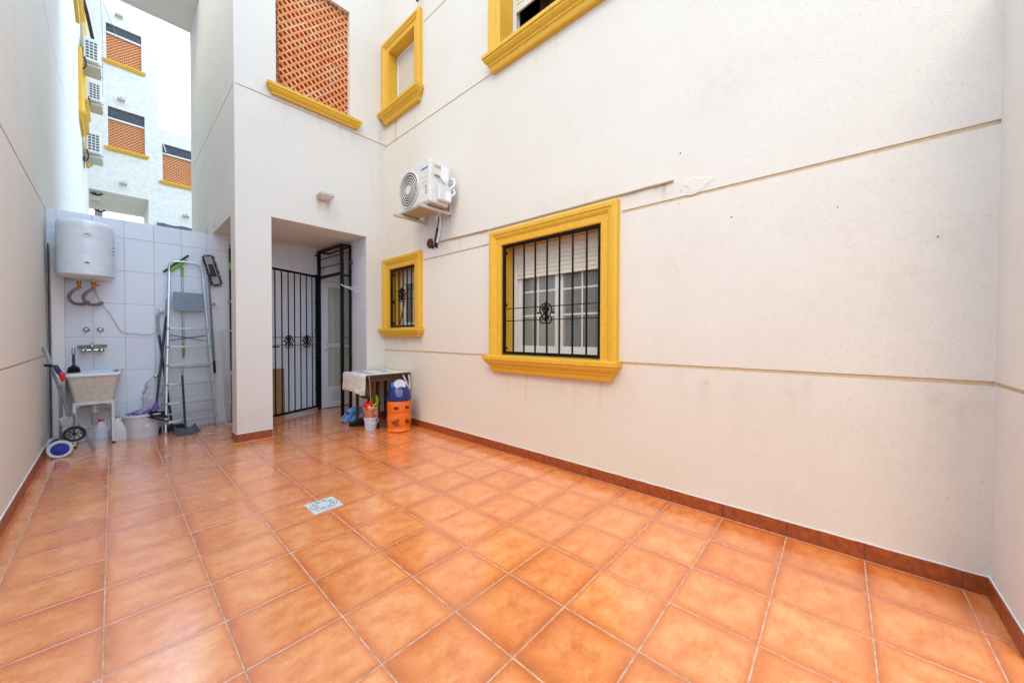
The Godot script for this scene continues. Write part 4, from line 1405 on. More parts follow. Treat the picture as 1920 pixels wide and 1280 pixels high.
func security_frame():
	var t := thing("security_gate", "black iron security frame with an open barred gate in the recess", "gate")
	var P1 := V(2.285, 0, -6.345)
	var P2 := V(2.331, 0, -5.57)
	var P3 := V(2.452, 0, -5.57)
	var top := 2.60
	var g: G
	for p in [[P1, 0.045], [P2, 0.042], [P3, 0.032]]:
		g = G.new()
		g.span(p[0] + V(-p[1] * 0.5, 0, -p[1] * 0.5), p[0] + V(p[1] * 0.5, top, p[1] * 0.5), 0.003)
		put(g, "post", M.iron, t)
	var d12 := (P1 - P2).normalized()
	var bas := Basis(d12.cross(Vector3.UP), Vector3.UP, -d12)
	var len := P1.distance_to(P2) - 0.042
	var mid := (P1 + P2) * 0.5
	for r in [[top - 0.02, 0.04], [2.16, 0.04]]:
		g = G.new()
		g.box(mid + V(0, r[0], 0), V(0.036, r[1], len), 0.003, bas)
		put(g, "rail", M.iron, t)
	for y in [2.31, 2.45]:
		g = G.new()
		g.tube([P1 + V(0, y, 0.02), P2 + V(0, y, -0.02)], 0.008, 8)
		put(g, "bar", M.iron, t)
	for r in [[top - 0.015, 0.028], [2.13, 0.028], [1.19, 0.008], [1.09, 0.008]]:
		g = G.new()
		g.span(P2 + V(0.021, r[0] - r[1] * 0.5, -0.012), P3 + V(-0.016, r[0] + r[1] * 0.5, 0.012), 0.002)
		put(g, "rail", M.iron, t)
	g = G.new()
	g.tube([P3 + V(0.0, top - 0.02, -0.02), P1 + V(0.16, top - 0.02, 0.0)], 0.014, 6)
	g.tube([P1 + V(0.02, top - 0.02, 0.0), P1 + V(0.17, top - 0.02, 0.0)], 0.014, 6)
	put(g, "top_brace", M.iron, t)
	for y in [0.35, 0.85, 1.30, 1.75, 2.2, 2.52]:
		g = G.new()
		g.span(P3 + V(0.016, y - 0.012, -0.012), P3 + V(0.0225, y + 0.012, 0.012))
		g.span(P1 + V(-0.065, y - 0.010, -0.015), P1 + V(-0.0225, y + 0.010, 0.010), 0.003)
		put(g, "fixing_lug", M.iron, t)
	g = G.new()
	g.x = Transform3D(Basis.IDENTITY, P3 + V(-0.01, 2.33, 0.05))
	g.lathe([Vector2(0, -0.03), Vector2(0.024, -0.02), Vector2(0.03, 0), Vector2(0.024, 0.02), Vector2(0, 0.03)], 12)
	put(g, "lock_knob", M.rust, t)
	# gate leaf, hinged on the rear post and swung open
	var leaf := Node3D.new()
	leaf.name = "gate_leaf"
	t.add_child(leaf)
	var dir := V(-0.907, 0, 0.42).normalized()
	leaf.transform = Transform3D(Basis(dir, Vector3.UP, dir.cross(Vector3.UP)), P1 + dir * 0.035)
	var W := 0.86
	g = G.new()
	frame_rect(g, 0.0, 0.045, W, 2.19, 0.032, -0.014, 0.014, 0.003)
	put(g, "leaf_frame", M.iron, leaf)
	for i in 7:
		g = G.new()
		var u := W / 8.0 * (i + 1)
		g.tube([V(u, 0.07, 0), V(u, 2.165, 0)], 0.0085, 8)
		put(g, "bar", M.iron, leaf)
	for y in [1.19, 1.075]:
		g = G.new()
		g.span(V(0.03, y - 0.004, -0.012), V(W - 0.03, y + 0.004, -0.004), 0.001)
		put(g, "rail", M.iron, leaf)
	for i in [1, 4]:
		g = G.new()
		scroll_emblem(g, V(W / 8.0 * (i + 1), 1.13, -0.016), 0.18, 0.0075)
		put(g, "emblem", M.iron, leaf)
	g = G.new()
	g.span(V(W - 0.16, 1.045, -0.02), V(W - 0.02, 1.065, 0.02), 0.003)
	put(g, "latch", M.iron, leaf)
	# pale clothes arm hooked on the front post
	var o := thing("clothes_hanger", "two white plastic hanger arms hooked on the black front post", "hanger", V(2.33, 1.96, -5.53))
	g = G.new()
	g.tube(smooth_path([V(-0.035, 0.025, 0.01), V(0.0, 0.0, 0.02), V(0.07, -0.06, 0.16), V(0.135, -0.115, 0.30)], 4), 0.008, 7)
	put(g, "arm", M.plastic_white, o)
	g = G.new()
	g.tube(smooth_path([V(-0.005, 0.0, 0.022), V(0.06, -0.02, 0.10), V(0.132, -0.035, 0.24)], 4), 0.007, 7)
	put(g, "arm", M.plastic_white, o)
	# cardboard sheet leaning against the tiled wall
	o = thing("cardboard_sheet", "flat brown cardboard sheet leaning on the tiled wall behind the gate", "cardboard", V(1.70, 0, ZB + 0.03))
	g = G.new()
	g.box(V(-0.15, 0.355, 0.02), V(0.46, 0.71, 0.012), 0.003, Basis(V(1, 0, 0), -0.06))
	put(g, "sheet", M.cardboard, o)

func rrect(c: Vector3, hx: float, hz: float, r: float, k := 4) -> Array:
	var o := []
	r = minf(r, minf(hx, hz))
	for q in 4:
		var cx: float = (hx - r) * [1, 1, -1, -1][q]
		var cz: float = (hz - r) * [1, -1, -1, 1][q]
		var a0: float = [0.0, PI / 2, PI, PI * 1.5][q]
		for i in k + 1:
			var an: float = a0 + PI / 2 * i / k
			o.append(c + V(cx + sin(an) * r, 0, cz + cos(an) * r))
	return o
func loft(g: G, rings: Array, cap_bottom := true, cap_top := true):
	g.grid(rings, true)
	if cap_bottom: g.fan(rings[0], true)
	if cap_top: g.fan(rings[-1], false)
# open rounded tub: outer and inner skin
func tub_shape(h: float, hx0, hz0, hx1, hz1, r, wall := 0.006, floor_y := 0.01, lip := 0.012) -> G:
	var g := G.new()
	loft(g, [rrect(V(0, 0, 0), hx0, hz0, r), rrect(V(0, h * 0.5, 0), (hx0 + hx1) * 0.5, (hz0 + hz1) * 0.5, r), rrect(V(0, h - 0.02, 0), hx1, hz1, r)], true, false)
	g.grid([rrect(V(0, h - 0.02, 0), hx1, hz1, r), rrect(V(0, h - 0.02, 0), hx1 + lip, hz1 + lip, r + lip)], true)
	g.grid([rrect(V(0, h - 0.02, 0), hx1 + lip, hz1 + lip, r + lip), rrect(V(0, h - 0.003, 0), hx1 + lip, hz1 + lip, r + lip), rrect(V(0, h, 0), hx1 + lip - 0.003, hz1 + lip - 0.003, r + lip)], true)
	g.grid([rrect(V(0, h, 0), hx1 + lip - 0.003, hz1 + lip - 0.003, r + lip), rrect(V(0, h, 0), hx1 - wall, hz1 - wall, r)], true)
	g.grid([rrect(V(0, h, 0), hx1 - wall, hz1 - wall, r), rrect(V(0, floor_y, 0), hx0 - wall, hz0 - wall, r)], true)
	g.fan(rrect(V(0, floor_y, 0), hx0 - wall, hz0 - wall, r))
	return g
func ball(g: G, c: Vector3, r: Vector3, seg := 14):
	var keep := g.x
	g.x = g.x * Transform3D(Basis.from_scale(r), c)
	var prof := []
	for k in 9: prof.append(Vector2(sin(PI * k / 8.0), -cos(PI * k / 8.0)))
	g.lathe(prof, seg, 1, 1, 90)
	g.x = keep

func laundry_corner():
	# --- water heater
	var t := thing("water_heater", "white electric water heater hung on the tiled wall above the sink", "water heater", V(-0.187, 1.83, ZB))
	var zc := 0.215
	var g := G.new()
	g.x = Transform3D(Basis.IDENTITY, V(0, 0, zc))
	g.lathe([Vector2(0.2135, 0.052), Vector2(0.2135, 0.56), Vector2(0.211, 0.585), Vector2(0.203, 0.606), Vector2(0.188, 0.621), Vector2(0.15, 0.630), Vector2(0.0, 0.634)], 48, 1.0, 0.95)
	put(g, "tank", M.enamel, t)
	g = G.new()
	g.x = Transform3D(Basis.IDENTITY, V(0, 0, zc))
	g.lathe([Vector2(0.0, 0.0), Vector2(0.12, 0.006), Vector2(0.19, 0.022), Vector2(0.209, 0.034), Vector2(0.2155, 0.044), Vector2(0.2155, 0.05), Vector2(0.212, 0.053)], 48, 1.0, 0.95, 60)
	put(g, "bottom_cap", M.enamel, t)
	g = G.new()
	g.span(V(-0.12, 0.40, 0.0), V(0.12, 0.46, 0.03), 0.004)
	put(g, "wall_bracket", M.steel_grey, t)
	for b in [[0.012, 0.46, 0.036, 0.026, "temperature_dial"], [0.012, 0.165, 0.020, 0.011, "badge"]]:
		g = G.new()
		var zz := zc + 0.2028 * sqrt(1.0 - pow(b[0] / 0.2135, 2))
		g.x = Transform3D(Basis(V(1, 0, 0), V(0, 0, 1), V(0, -1, 0)), V(b[0], b[1], zz - 0.004))
		g.lathe([Vector2(1.0, 0.0), Vector2(1.0, 0.007), Vector2(0.88, 0.010), Vector2(0.84, 0.006), Vector2(0.0, 0.007)], 24, b[2], b[3], 30)
		var dial := put(g, b[4], M.chrome if b[2] < 0.03 else M.plastic_white, t)
		g = G.new()
		g.x = Transform3D(Basis.IDENTITY, V(b[0], b[1], zz + 0.0045))
		g.prism(PackedVector2Array([Vector2(-0.02, -0.004), Vector2(0.022, 0.006), Vector2(0.004, 0.010)]) if b[2] > 0.03 else PackedVector2Array([Vector2(-0.01, -0.003), Vector2(0.01, -0.003), Vector2(0.01, 0.003), Vector2(-0.01, 0.003)]), 0.0, 0.0015)
		put(g, "needle" if b[2] > 0.03 else "mark", M.print_grey, dial)
	for s in [[0.265, 0.385, M.label, 0.0], [0.362, 0.377, M.print_blue, 0.0006], [0.322, 0.334, M.print_blue, 0.0006], [0.288, 0.300, M.print_pink, 0.0006]]:
		g = G.new()
		var rows := [[], []]
		for k in 5:
			var an := lerpf(1.13, 1.30, k / 4.0)
			for j in 2: rows[j].append(V(sin(an) * (0.2143 + s[3]), s[j], zc + cos(an) * (0.2143 + s[3]) * 0.95))
		g.grid(rows)
		put(g, "sticker", s[2], t)
	for k in 2:
		var px: float = [-0.053, 0.05][k]
		g = G.new()
		g.tube([V(px, 0.03, zc), V(px, -0.02, zc)], 0.013, 10)
		put(g, "nipple", M.plastic_white, t)
		g = G.new()
		g.tube([V(px, -0.018, zc), V(px, -0.055, zc)], 0.017, 6)
		g.tube([V(px, -0.055, zc), V(px, -0.10, zc)], 0.011, 10)
		g.tube([V(px, -0.078, zc), V(px, -0.098, zc)], 0.018, 6)
		if k == 1: g.tube([V(px, -0.05, zc), V(px + 0.045, -0.055, zc + 0.01)], 0.008, 6)
		put(g, "brass_fitting", M.brass, t)
		g = G.new()
		g.tube(smooth_path([V(px, -0.09, zc), V(px - 0.05, -0.14, zc), V(px - 0.075, -0.20, zc - 0.02), V(px - 0.05, -0.255, zc - 0.05), V(px, -0.27, zc - 0.10), V(px + 0.045, -0.25, zc - 0.15), V(px + 0.058, -0.235, zc - 0.205)], 5), 0.0155, 9)
		put(g, "hose", M.braid, t)
		g = G.new()
		g.tube([V(px + 0.058, -0.235, 0.002), V(px + 0.058, -0.235, 0.03)], 0.016, 6)
		put(g, "wall_nut", M.brass, t)
	g = G.new()
	g.tube(smooth_path([V(0.04, 0.01, zc - 0.1), V(0.06, -0.10, 0.06), V(0.10, -0.24, 0.012), V(0.17, -0.36, 0.010), V(0.22, -0.48, 0.010), V(0.265, -0.575, 0.010), V(0.36, -0.59, 0.010), V(0.46, -0.605, 0.010), V(0.53, -0.585, 0.010), V(0.575, -0.50, 0.010), V(0.60, -0.33, 0.02)], 5), 0.0048, 6)
	tag(put(g, "power_cable", M.cable_white, t), "thin white cable draped across the tiles")
	# --- socket
	var o := thing("wall_socket", "white wall socket on the tiles beside the ladder top", "socket", V(0.42, 1.53, ZB))
	g = G.new()
	g.span(V(-0.05, -0.04, 0.001), V(0.05, 0.04, 0.022), 0.006)
	put(g, "plate", M.plastic_white, o)
	g = G.new()
	g.span(V(-0.025, -0.028, 0.022), V(0.02, 0.02, 0.055), 0.008)
	put(g, "plug", M.plastic_white, o)
	# --- stop valves
	for s in [[-0.201, "left of the two round chrome valve covers under the heater"], [-0.094, "right of the two round chrome valve covers under the heater"]]:
		o = thing("stop_valve", s[1], "valve", V(s[0], 1.279, ZB), "chrome valve covers on the tiles")
		g = G.new()
		g.x = Transform3D(Basis(V(1, 0, 0), V(0, 0, 1), V(0, -1, 0)), Vector3.ZERO)
		g.lathe([Vector2(0.031, 0.001), Vector2(0.030, 0.008), Vector2(0.022, 0.020), Vector2(0.013, 0.026)], 20)
		put(g, "escutcheon", M.chrome, o)
		g = G.new()
		g.x = Transform3D(Basis(V(1, 0, 0), V(0, 0, 1), V(0, -1, 0)), Vector3.ZERO)
		g.lathe([Vector2(0.013, 0.024), Vector2(0.014, 0.04), Vector2(0.010, 0.046), Vector2(0.0, 0.047)], 12)
		put(g, "spindle_cap", M.chrome, o)
	# --- tap
	o = thing("wall_tap", "chrome two-handled wall tap above the laundry sink", "tap", V(-0.155, 1.045, ZB))
	g = G.new()
	g.tube([V(-0.075, 0, 0.045), V(0.075, 0, 0.045)], 0.015, 10)
	g.tube([V(0, 0, 0.045), V(0, 0.01, 0.07), V(0, 0.055, 0.09)], 0.013, 8)
	put(g, "body", M.chrome, o)
	g = G.new()
	g.tube(smooth_path([V(0.0, 0.0, 0.05), V(0, 0.06, 0.06), V(0, 0.085, 0.11), V(0, 0.06, 0.17), V(0, 0.035, 0.18)], 4), 0.011, 8)
	put(g, "spout", M.chrome, o)
	for k in [-1, 1]:
		g = G.new()
		g.tube([V(0.062 * k, 0, 0.002), V(0.062 * k, 0, 0.05)], 0.020, 12)
		put(g, "flange", M.chrome, o)
		g = G.new()
		ball(g, V(0.068 * k, -0.005, 0.082), V(0.027, 0.024, 0.022))
		put(g, "handle", M.chrome, o)
	# --- scrubbing brush lying on the tap
	o = thing("scrubbing_brush", "long beige scrubbing brush lying on the chrome tap", "brush", V(-0.155, 1.062, ZB + 0.045))
	g = G.new()
	var back := []
	for k in 9:
		var u := -0.115 + 0.23 * k / 8.0
		var w := 0.018 * (1.0 - 0.35 * pow(absf(u) / 0.115, 3.0))
		back.append(rrect(V(0, 0, 0), w, 0.009, 0.006, 2).map(func(p): return V(u, 0.034 + p.x * 0.6 + 0.035 * u, p.z)))
	loft(g, back)
	put(g, "back", M.bristle, o)
	g = G.new()
	for k in 22:
		for j in 3:
			var u := -0.105 + 0.21 * k / 21.0
			g.tube([V(u, 0.026 + 0.035 * u, -0.006 + 0.006 * j), V(u + rng.randf_range(-0.004, 0.004), 0.001 + 0.035 * u + 0.004, -0.008 + 0.008 * j)], [0.003, 0.0025], 4)
	put(g, "bristles", M.bristle, o)
	# --- laundry sink
	t = thing("laundry_sink", "cream plastic laundry sink on white metal legs", "sink", V(-0.143, 0, ZB + 0.185))
	g = G.new()
	var ztop := 0.175
	loft(g, [rrect(V(0, 0.485, -0.02), 0.148, 0.125, 0.03), rrect(V(0, 0.62, -0.01), 0.165, 0.145, 0.03), rrect(V(0, 0.765, 0), 0.19, 0.168, 0.03)], true, false)
	g.grid([rrect(V(0, 0.79, 0), 0.180, 0.155, 0.03), rrect(V(0, 0.52, -0.02), 0.135, 0.11, 0.03)], true)
	g.fan(rrect(V(0, 0.52, -0.02), 0.135, 0.11, 0.03))
	put(g, "basin", M.sink, t)
	g = G.new()
	g.grid([rrect(V(0, 0.765, 0), 0.188, 0.166, 0.03), rrect(V(0, 0.762, 0), 0.202, ztop, 0.035), rrect(V(0, 0.772, 0), 0.207, ztop + 0.004, 0.035), rrect(V(0, 0.795, 0), 0.207, ztop + 0.004, 0.035), rrect(V(0, 0.802, 0), 0.201, ztop - 0.002, 0.035), rrect(V(0, 0.802, 0), 0.186, 0.160, 0.03), rrect(V(0, 0.79, 0), 0.180, 0.155, 0.03)], true)
	put(g, "rim", M.enamel, t)
	g = G.new()
	for k in 9: g.tube([V(-0.12 + 0.03 * k, 0.78, -0.15), V(-0.11 + 0.0275 * k, 0.56, -0.125)], 0.006, 5)
	put(g, "washboard_ribs", M.sink, t)
	for s in [[-1, 1], [1, 1], [-1, -1], [1, -1]]:
		g = G.new()
		g.span(V(s[0] * 0.14 - 0.0125, 0.012, s[1] * 0.115 - 0.0125), V(s[0] * 0.14 + 0.0125, 0.484, s[1] * 0.115 + 0.0125), 0.002)
		var leg := put(g, "leg", M.plastic_white, t)
		g = G.new()
		g.span(V(s[0] * 0.14 - 0.015, 0.0, s[1] * 0.115 - 0.015), V(s[0] * 0.14 + 0.015, 0.018, s[1] * 0.115 + 0.015), 0.003)
		put(g, "foot", M.rubber, leg)
	g = G.new()
	g.span(V(-0.152, 0.452, 0.104), V(0.152, 0.484, 0.128), 0.002)
	g.span(V(-0.152, 0.452, -0.128), V(0.152, 0.484, -0.104), 0.002)
	g.span(V(-0.152, 0.453, -0.104), V(-0.13, 0.483, 0.104), 0.002)
	g.span(V(0.13, 0.453, -0.104), V(0.152, 0.483, 0.104), 0.002)
	for s in [-1.0, 1.0]:
		g.x = Transform3D(Basis.IDENTITY, V(s * 0.128, 0.452, 0.105))
		g.prism(PackedVector2Array([Vector2(0, 0), Vector2(-s * 0.055, 0), Vector2(0, -0.03)]), 0.0, 0.006)
	g.x = Transform3D.IDENTITY
	put(g, "frame", M.plastic_white, t)
	g = G.new()
	g.tube([V(0.0, 0.50, 0.0), V(0.0, 0.36, 0.0)], 0.020, 12)
	g.tube(smooth_path([V(0.0, 0.40, 0.0), V(0.05, 0.42, 0.0), V(0.12, 0.385, -0.05), V(0.13, 0.38, -0.18)], 4), 0.017, 10)
	g.tube([V(0, 0.375, 0), V(0, 0.35, 0)], 0.026, 12)
	put(g, "waste_pipe", M.plastic_white, t)
	g = G.new()
	g.lathe([Vector2(0, 0.205), Vector2(0.018, 0.21), Vector2(0.027, 0.23), Vector2(0.027, 0.27), Vector2(0.022, 0.275), Vector2(0.022, 0.352), Vector2(0.0, 0.352)], 16)
	put(g, "bottle_trap", M.grip_grey, t)
	o = thing("sponge_cloth", "small yellow cloth on the back corner of the sink rim", "cloth", V(0.03, 0.803, ZB + 0.06))
	g = G.new()
	var rows := []
	for j in 5:
		var row := []
		for i in 7: row.append(V(-0.035 + i * 0.015, 0.006 + 0.006 * sin(i * 1.7 + j) , 0.02 - j * 0.012))
		rows.append(row)
	g.grid(rows)
	put(g, "fabric", M.yellow_toy, o)
	# --- plunger
	o = thing("plunger", "black bellows plunger standing on the sink rim", "plunger", V(-0.290, 0.803, ZB + 0.16))
	g = G.new()
	var prof := [Vector2(0.0, 0.001)]
	for k in 5:
		prof.append(Vector2(0.054 - k * 0.002, 0.002 + k * 0.0125)); prof.append(Vector2(0.044 - k * 0.002, 0.010 + k * 0.0125))
	prof.append(Vector2(0.028, 0.066)); prof.append(Vector2(0.016, 0.076)); prof.append(Vector2(0.0, 0.078))
	g.lathe(prof, 24, 1, 1, 30)
	put(g, "bellows", M.rubber, o)
	g = G.new()
	g.tube([V(0, 0.07, 0), V(0, 0.10, 0), V(0, 0.13, 0), V(0, 0.205, 0)], [0.015, 0.009, 0.012, 0.008], 8)
	put(g, "stick", M.dark_handle, o)
	g = G.new()
	g.tube([V(-0.01, 0.20, 0), V(-0.01, 0.265, 0), V(0.01, 0.265, 0), V(0.01, 0.20, 0)], 0.0035, 5)
	put(g, "hanging_loop", M.rubber, o)
	# --- jugs
	o = thing("water_jug", "clear plastic water jug with red cap on the floor under the sink", "jug", V(-0.095, 0, -6.075))
	g = G.new()
	loft(g, [rrect(V(0, 0, 0), 0.048, 0.048, 0.02), rrect(V(0, 0.02, 0), 0.055, 0.055, 0.02), rrect(V(0, 0.06, 0), 0.051, 0.051, 0.02), rrect(V(0, 0.075, 0), 0.055, 0.055, 0.02), rrect(V(0, 0.12, 0), 0.051, 0.051, 0.02), rrect(V(0, 0.135, 0), 0.055, 0.055, 0.02), rrect(V(0, 0.20, 0), 0.052, 0.052, 0.025), rrect(V(0, 0.245, 0), 0.03, 0.03, 0.025), rrect(V(0, 0.262, 0), 0.019, 0.019, 0.018)])
	put(g, "bottle", M.water_jug, o)
	g = G.new()
	g.tube([V(0, 0.258, 0), V(0, 0.285, 0)], 0.021, 12)
	put(g, "cap", M.red, o)
	g = G.new()
	g.tube(smooth_path([V(0.02, 0.255, -0.02), V(0.05, 0.25, -0.04), V(0.062, 0.21, -0.045), V(0.055, 0.16, -0.045)], 4), 0.008, 7)
	put(g, "handle", M.water_jug, o)
	o = thing("bleach_jug", "white plastic jug with a moulded handle beside the clear water jug", "jug", V(0.055, 0, -6.19))
	g = G.new()
	loft(g, [rrect(V(-0.01, 0, 0), 0.055, 0.045, 0.02), rrect(V(-0.01, 0.015, 0), 0.06, 0.05, 0.02), rrect(V(-0.01, 0.13, 0), 0.06, 0.05, 0.02), rrect(V(-0.02, 0.19, 0), 0.045, 0.045, 0.02), rrect(V(-0.028, 0.235, 0), 0.028, 0.03, 0.02), rrect(V(-0.03, 0.262, 0), 0.018, 0.018, 0.017)])
	put(g, "bottle", M.plastic_white, o)
	g = G.new()
	g.tube(smooth_path([V(-0.01, 0.245, 0), V(0.03, 0.24, 0), V(0.052, 0.205, 0), V(0.055, 0.15, 0), V(0.04, 0.11, 0)], 4), 0.012, 8)
	put(g, "handle", M.plastic_white, o)
	g = G.new()
	g.tube([V(-0.03, 0.258, 0), V(-0.03, 0.285, 0)], 0.022, 12)
	put(g, "cap", M.grip_grey, o)
	# --- trolley
	t = thing("shopping_trolley", "folded grey shopping trolley frame with blue and white wheels by the left wall", "trolley", V(-0.33, 0, -5.78))
	for w in [[V(-0.03, 0.086, 0.06), 0.086, M.plastic_white, M.blue_hub], [V(-0.055, 0.086, -0.20), 0.086, M.plastic_white, M.blue_hub], [V(0.062, 0.215, 0.04), 0.078, M.rubber, M.rubber]]:
		g = G.new()
		g.x = Transform3D(Basis(V(1, 0, 0), V(0, 0, 1), V(0, -1, 0)), w[0])
		var r: float = w[1]
		g.lathe([Vector2(r * 0.72, -0.012), Vector2(r * 0.95, -0.015), Vector2(r, -0.007), Vector2(r, 0.007), Vector2(r * 0.95, 0.015), Vector2(r * 0.72, 0.012), Vector2(r * 0.72, -0.012)], 32)
		var wh := put(g, "wheel", w[2], t)
		g = G.new()
		g.x = Transform3D(Basis(V(1, 0, 0), V(0, 0, 1), V(0, -1, 0)), w[0])
		if w[2] == M.rubber:
			g.lathe([Vector2(0, -0.010), Vector2(r * 0.2, -0.010), Vector2(r * 0.2, 0.012), Vector2(0, 0.014)], 14)
		else: g.lathe([Vector2(r * 0.72, -0.004), Vector2(r * 0.72, 0.010), Vector2(r * 0.62, 0.012), Vector2(r * 0.60, 0.003), Vector2(r * 0.30, 0.004), Vector2(r * 0.27, 0.014), Vector2(0, 0.016)], 28)
		g.x = g.x.translated_local(V(0, 0.004, 0))
		for k in 8:
			var an := TAU * k / 8
			g.tube([V(sin(an) * r * 0.22, 0.006, cos(an) * r * 0.22), V(sin(an) * r * 0.66, 0.004, cos(an) * r * 0.66)], r * 0.055, 5)
		put(g, "hub", w[3], wh)
	g = G.new()
	g.tube([V(-0.03, 0.086, 0.06), V(-0.055, 0.086, -0.20)], 0.008, 8)
	g.tube([V(0.062, 0.215, 0.05), V(0.05, 0.215, -0.18)], 0.007, 8)
	put(g, "axle", M.steel_grey, t)
	g = G.new()
	g.tube([V(-0.10, 0.93, -0.13), V(-0.03, 0.64, -0.10), V(0.035, 0.33, -0.06)], 0.011, 10)
	put(g, "handle_tube", M.steel_grey, t)
	g = G.new()
	g.tube([V(-0.138, 1.10, -0.145), V(-0.13, 1.085, -0.145), V(-0.092, 0.92, -0.13)], [0.012, 0.017, 0.016], 10)
	put(g, "grip", M.grip_grey, t)
	for z in [-0.02, -0.14]:
		g = G.new()
		g.tube([V(-0.032, 0.70, z - 0.05), V(-0.034, 0.15, z)], 0.009, 8)
		put(g, "frame_tube", M.steel_grey, t)
	g = G.new()
	g.tube([V(-0.13, 0.915, -0.11), V(-0.08, 0.905, -0.09)], [0.012, 0.016], 8)
	put(g, "lever", M.rubber, t)
	g = G.new()
	for b in [[V(0.015, 0.31, -0.03), V(0.09, 0.16, 0.08)], [V(0.06, 0.33, -0.02), V(0.055, 0.14, 0.06)], [V(0.005, 0.23, 0.0), V(0.05, 0.10, 0.05)]]:
		g.box(b[0], b[1], 0.012, Basis(V(0, 0, 1), 0.25))
	put(g, "folding_joint", M.grip_grey, t)
	g = G.new()
	g.tube(smooth_path([V(0.02, 0.36, 0.0), V(0.04, 0.42, 0.01), V(0.06, 0.40, 0.01), V(0.058, 0.30, 0.01)], 4), 0.008, 7)
	g.tube([V(0.075, 0.34, 0.0), V(0.12, 0.20, 0.02), V(0.185, 0.012, 0.05)], 0.008, 7)
	g.tube([V(0.185, 0.010, 0.05), V(0.195, 0.03, 0.02), V(0.13, 0.21, -0.03)], 0.007, 7)
	g.tube([V(0.10, 0.235, 0.03), V(0.165, 0.245, 0.04), V(0.165, 0.215, 0.04), V(0.10, 0.205, 0.03)], 0.005, 6)
	put(g, "stand", M.steel_grey, t)
	o = thing("folded_umbrella", "small folded blue and red umbrella hooked on the trolley handle", "umbrella", V(-0.375, 0.75, -5.83))
	g = G.new()
	g.tube(smooth_path([V(-0.012, 0.165, 0), V(0.0, 0.12, 0.01), V(0.022, 0.07, 0.01)], 4), [0.012, 0.016, 0.018, 0.019, 0.02, 0.02, 0.02, 0.018, 0.016], 8)
	put(g, "canopy", M.navy, o)
	g = G.new()
	g.tube(smooth_path([V(0.02, 0.09, 0.012), V(0.032, 0.05, 0.015), V(0.03, 0.0, 0.015)], 4), [0.016, 0.02, 0.022, 0.022, 0.02, 0.019, 0.016, 0.012, 0.006], 8)
	put(g, "sleeve", M.red, o)

func pole(parent: Node, called: String, a: Vector3, b: Vector3, r: float, m: Material) -> MeshInstance3D:
	var g := G.new()
	g.tube([a, a.lerp(b, 0.01), a.lerp(b, 0.99), b], [r * 0.8, r, r, r * 0.8], 9)
	return put(g, called, m, parent)

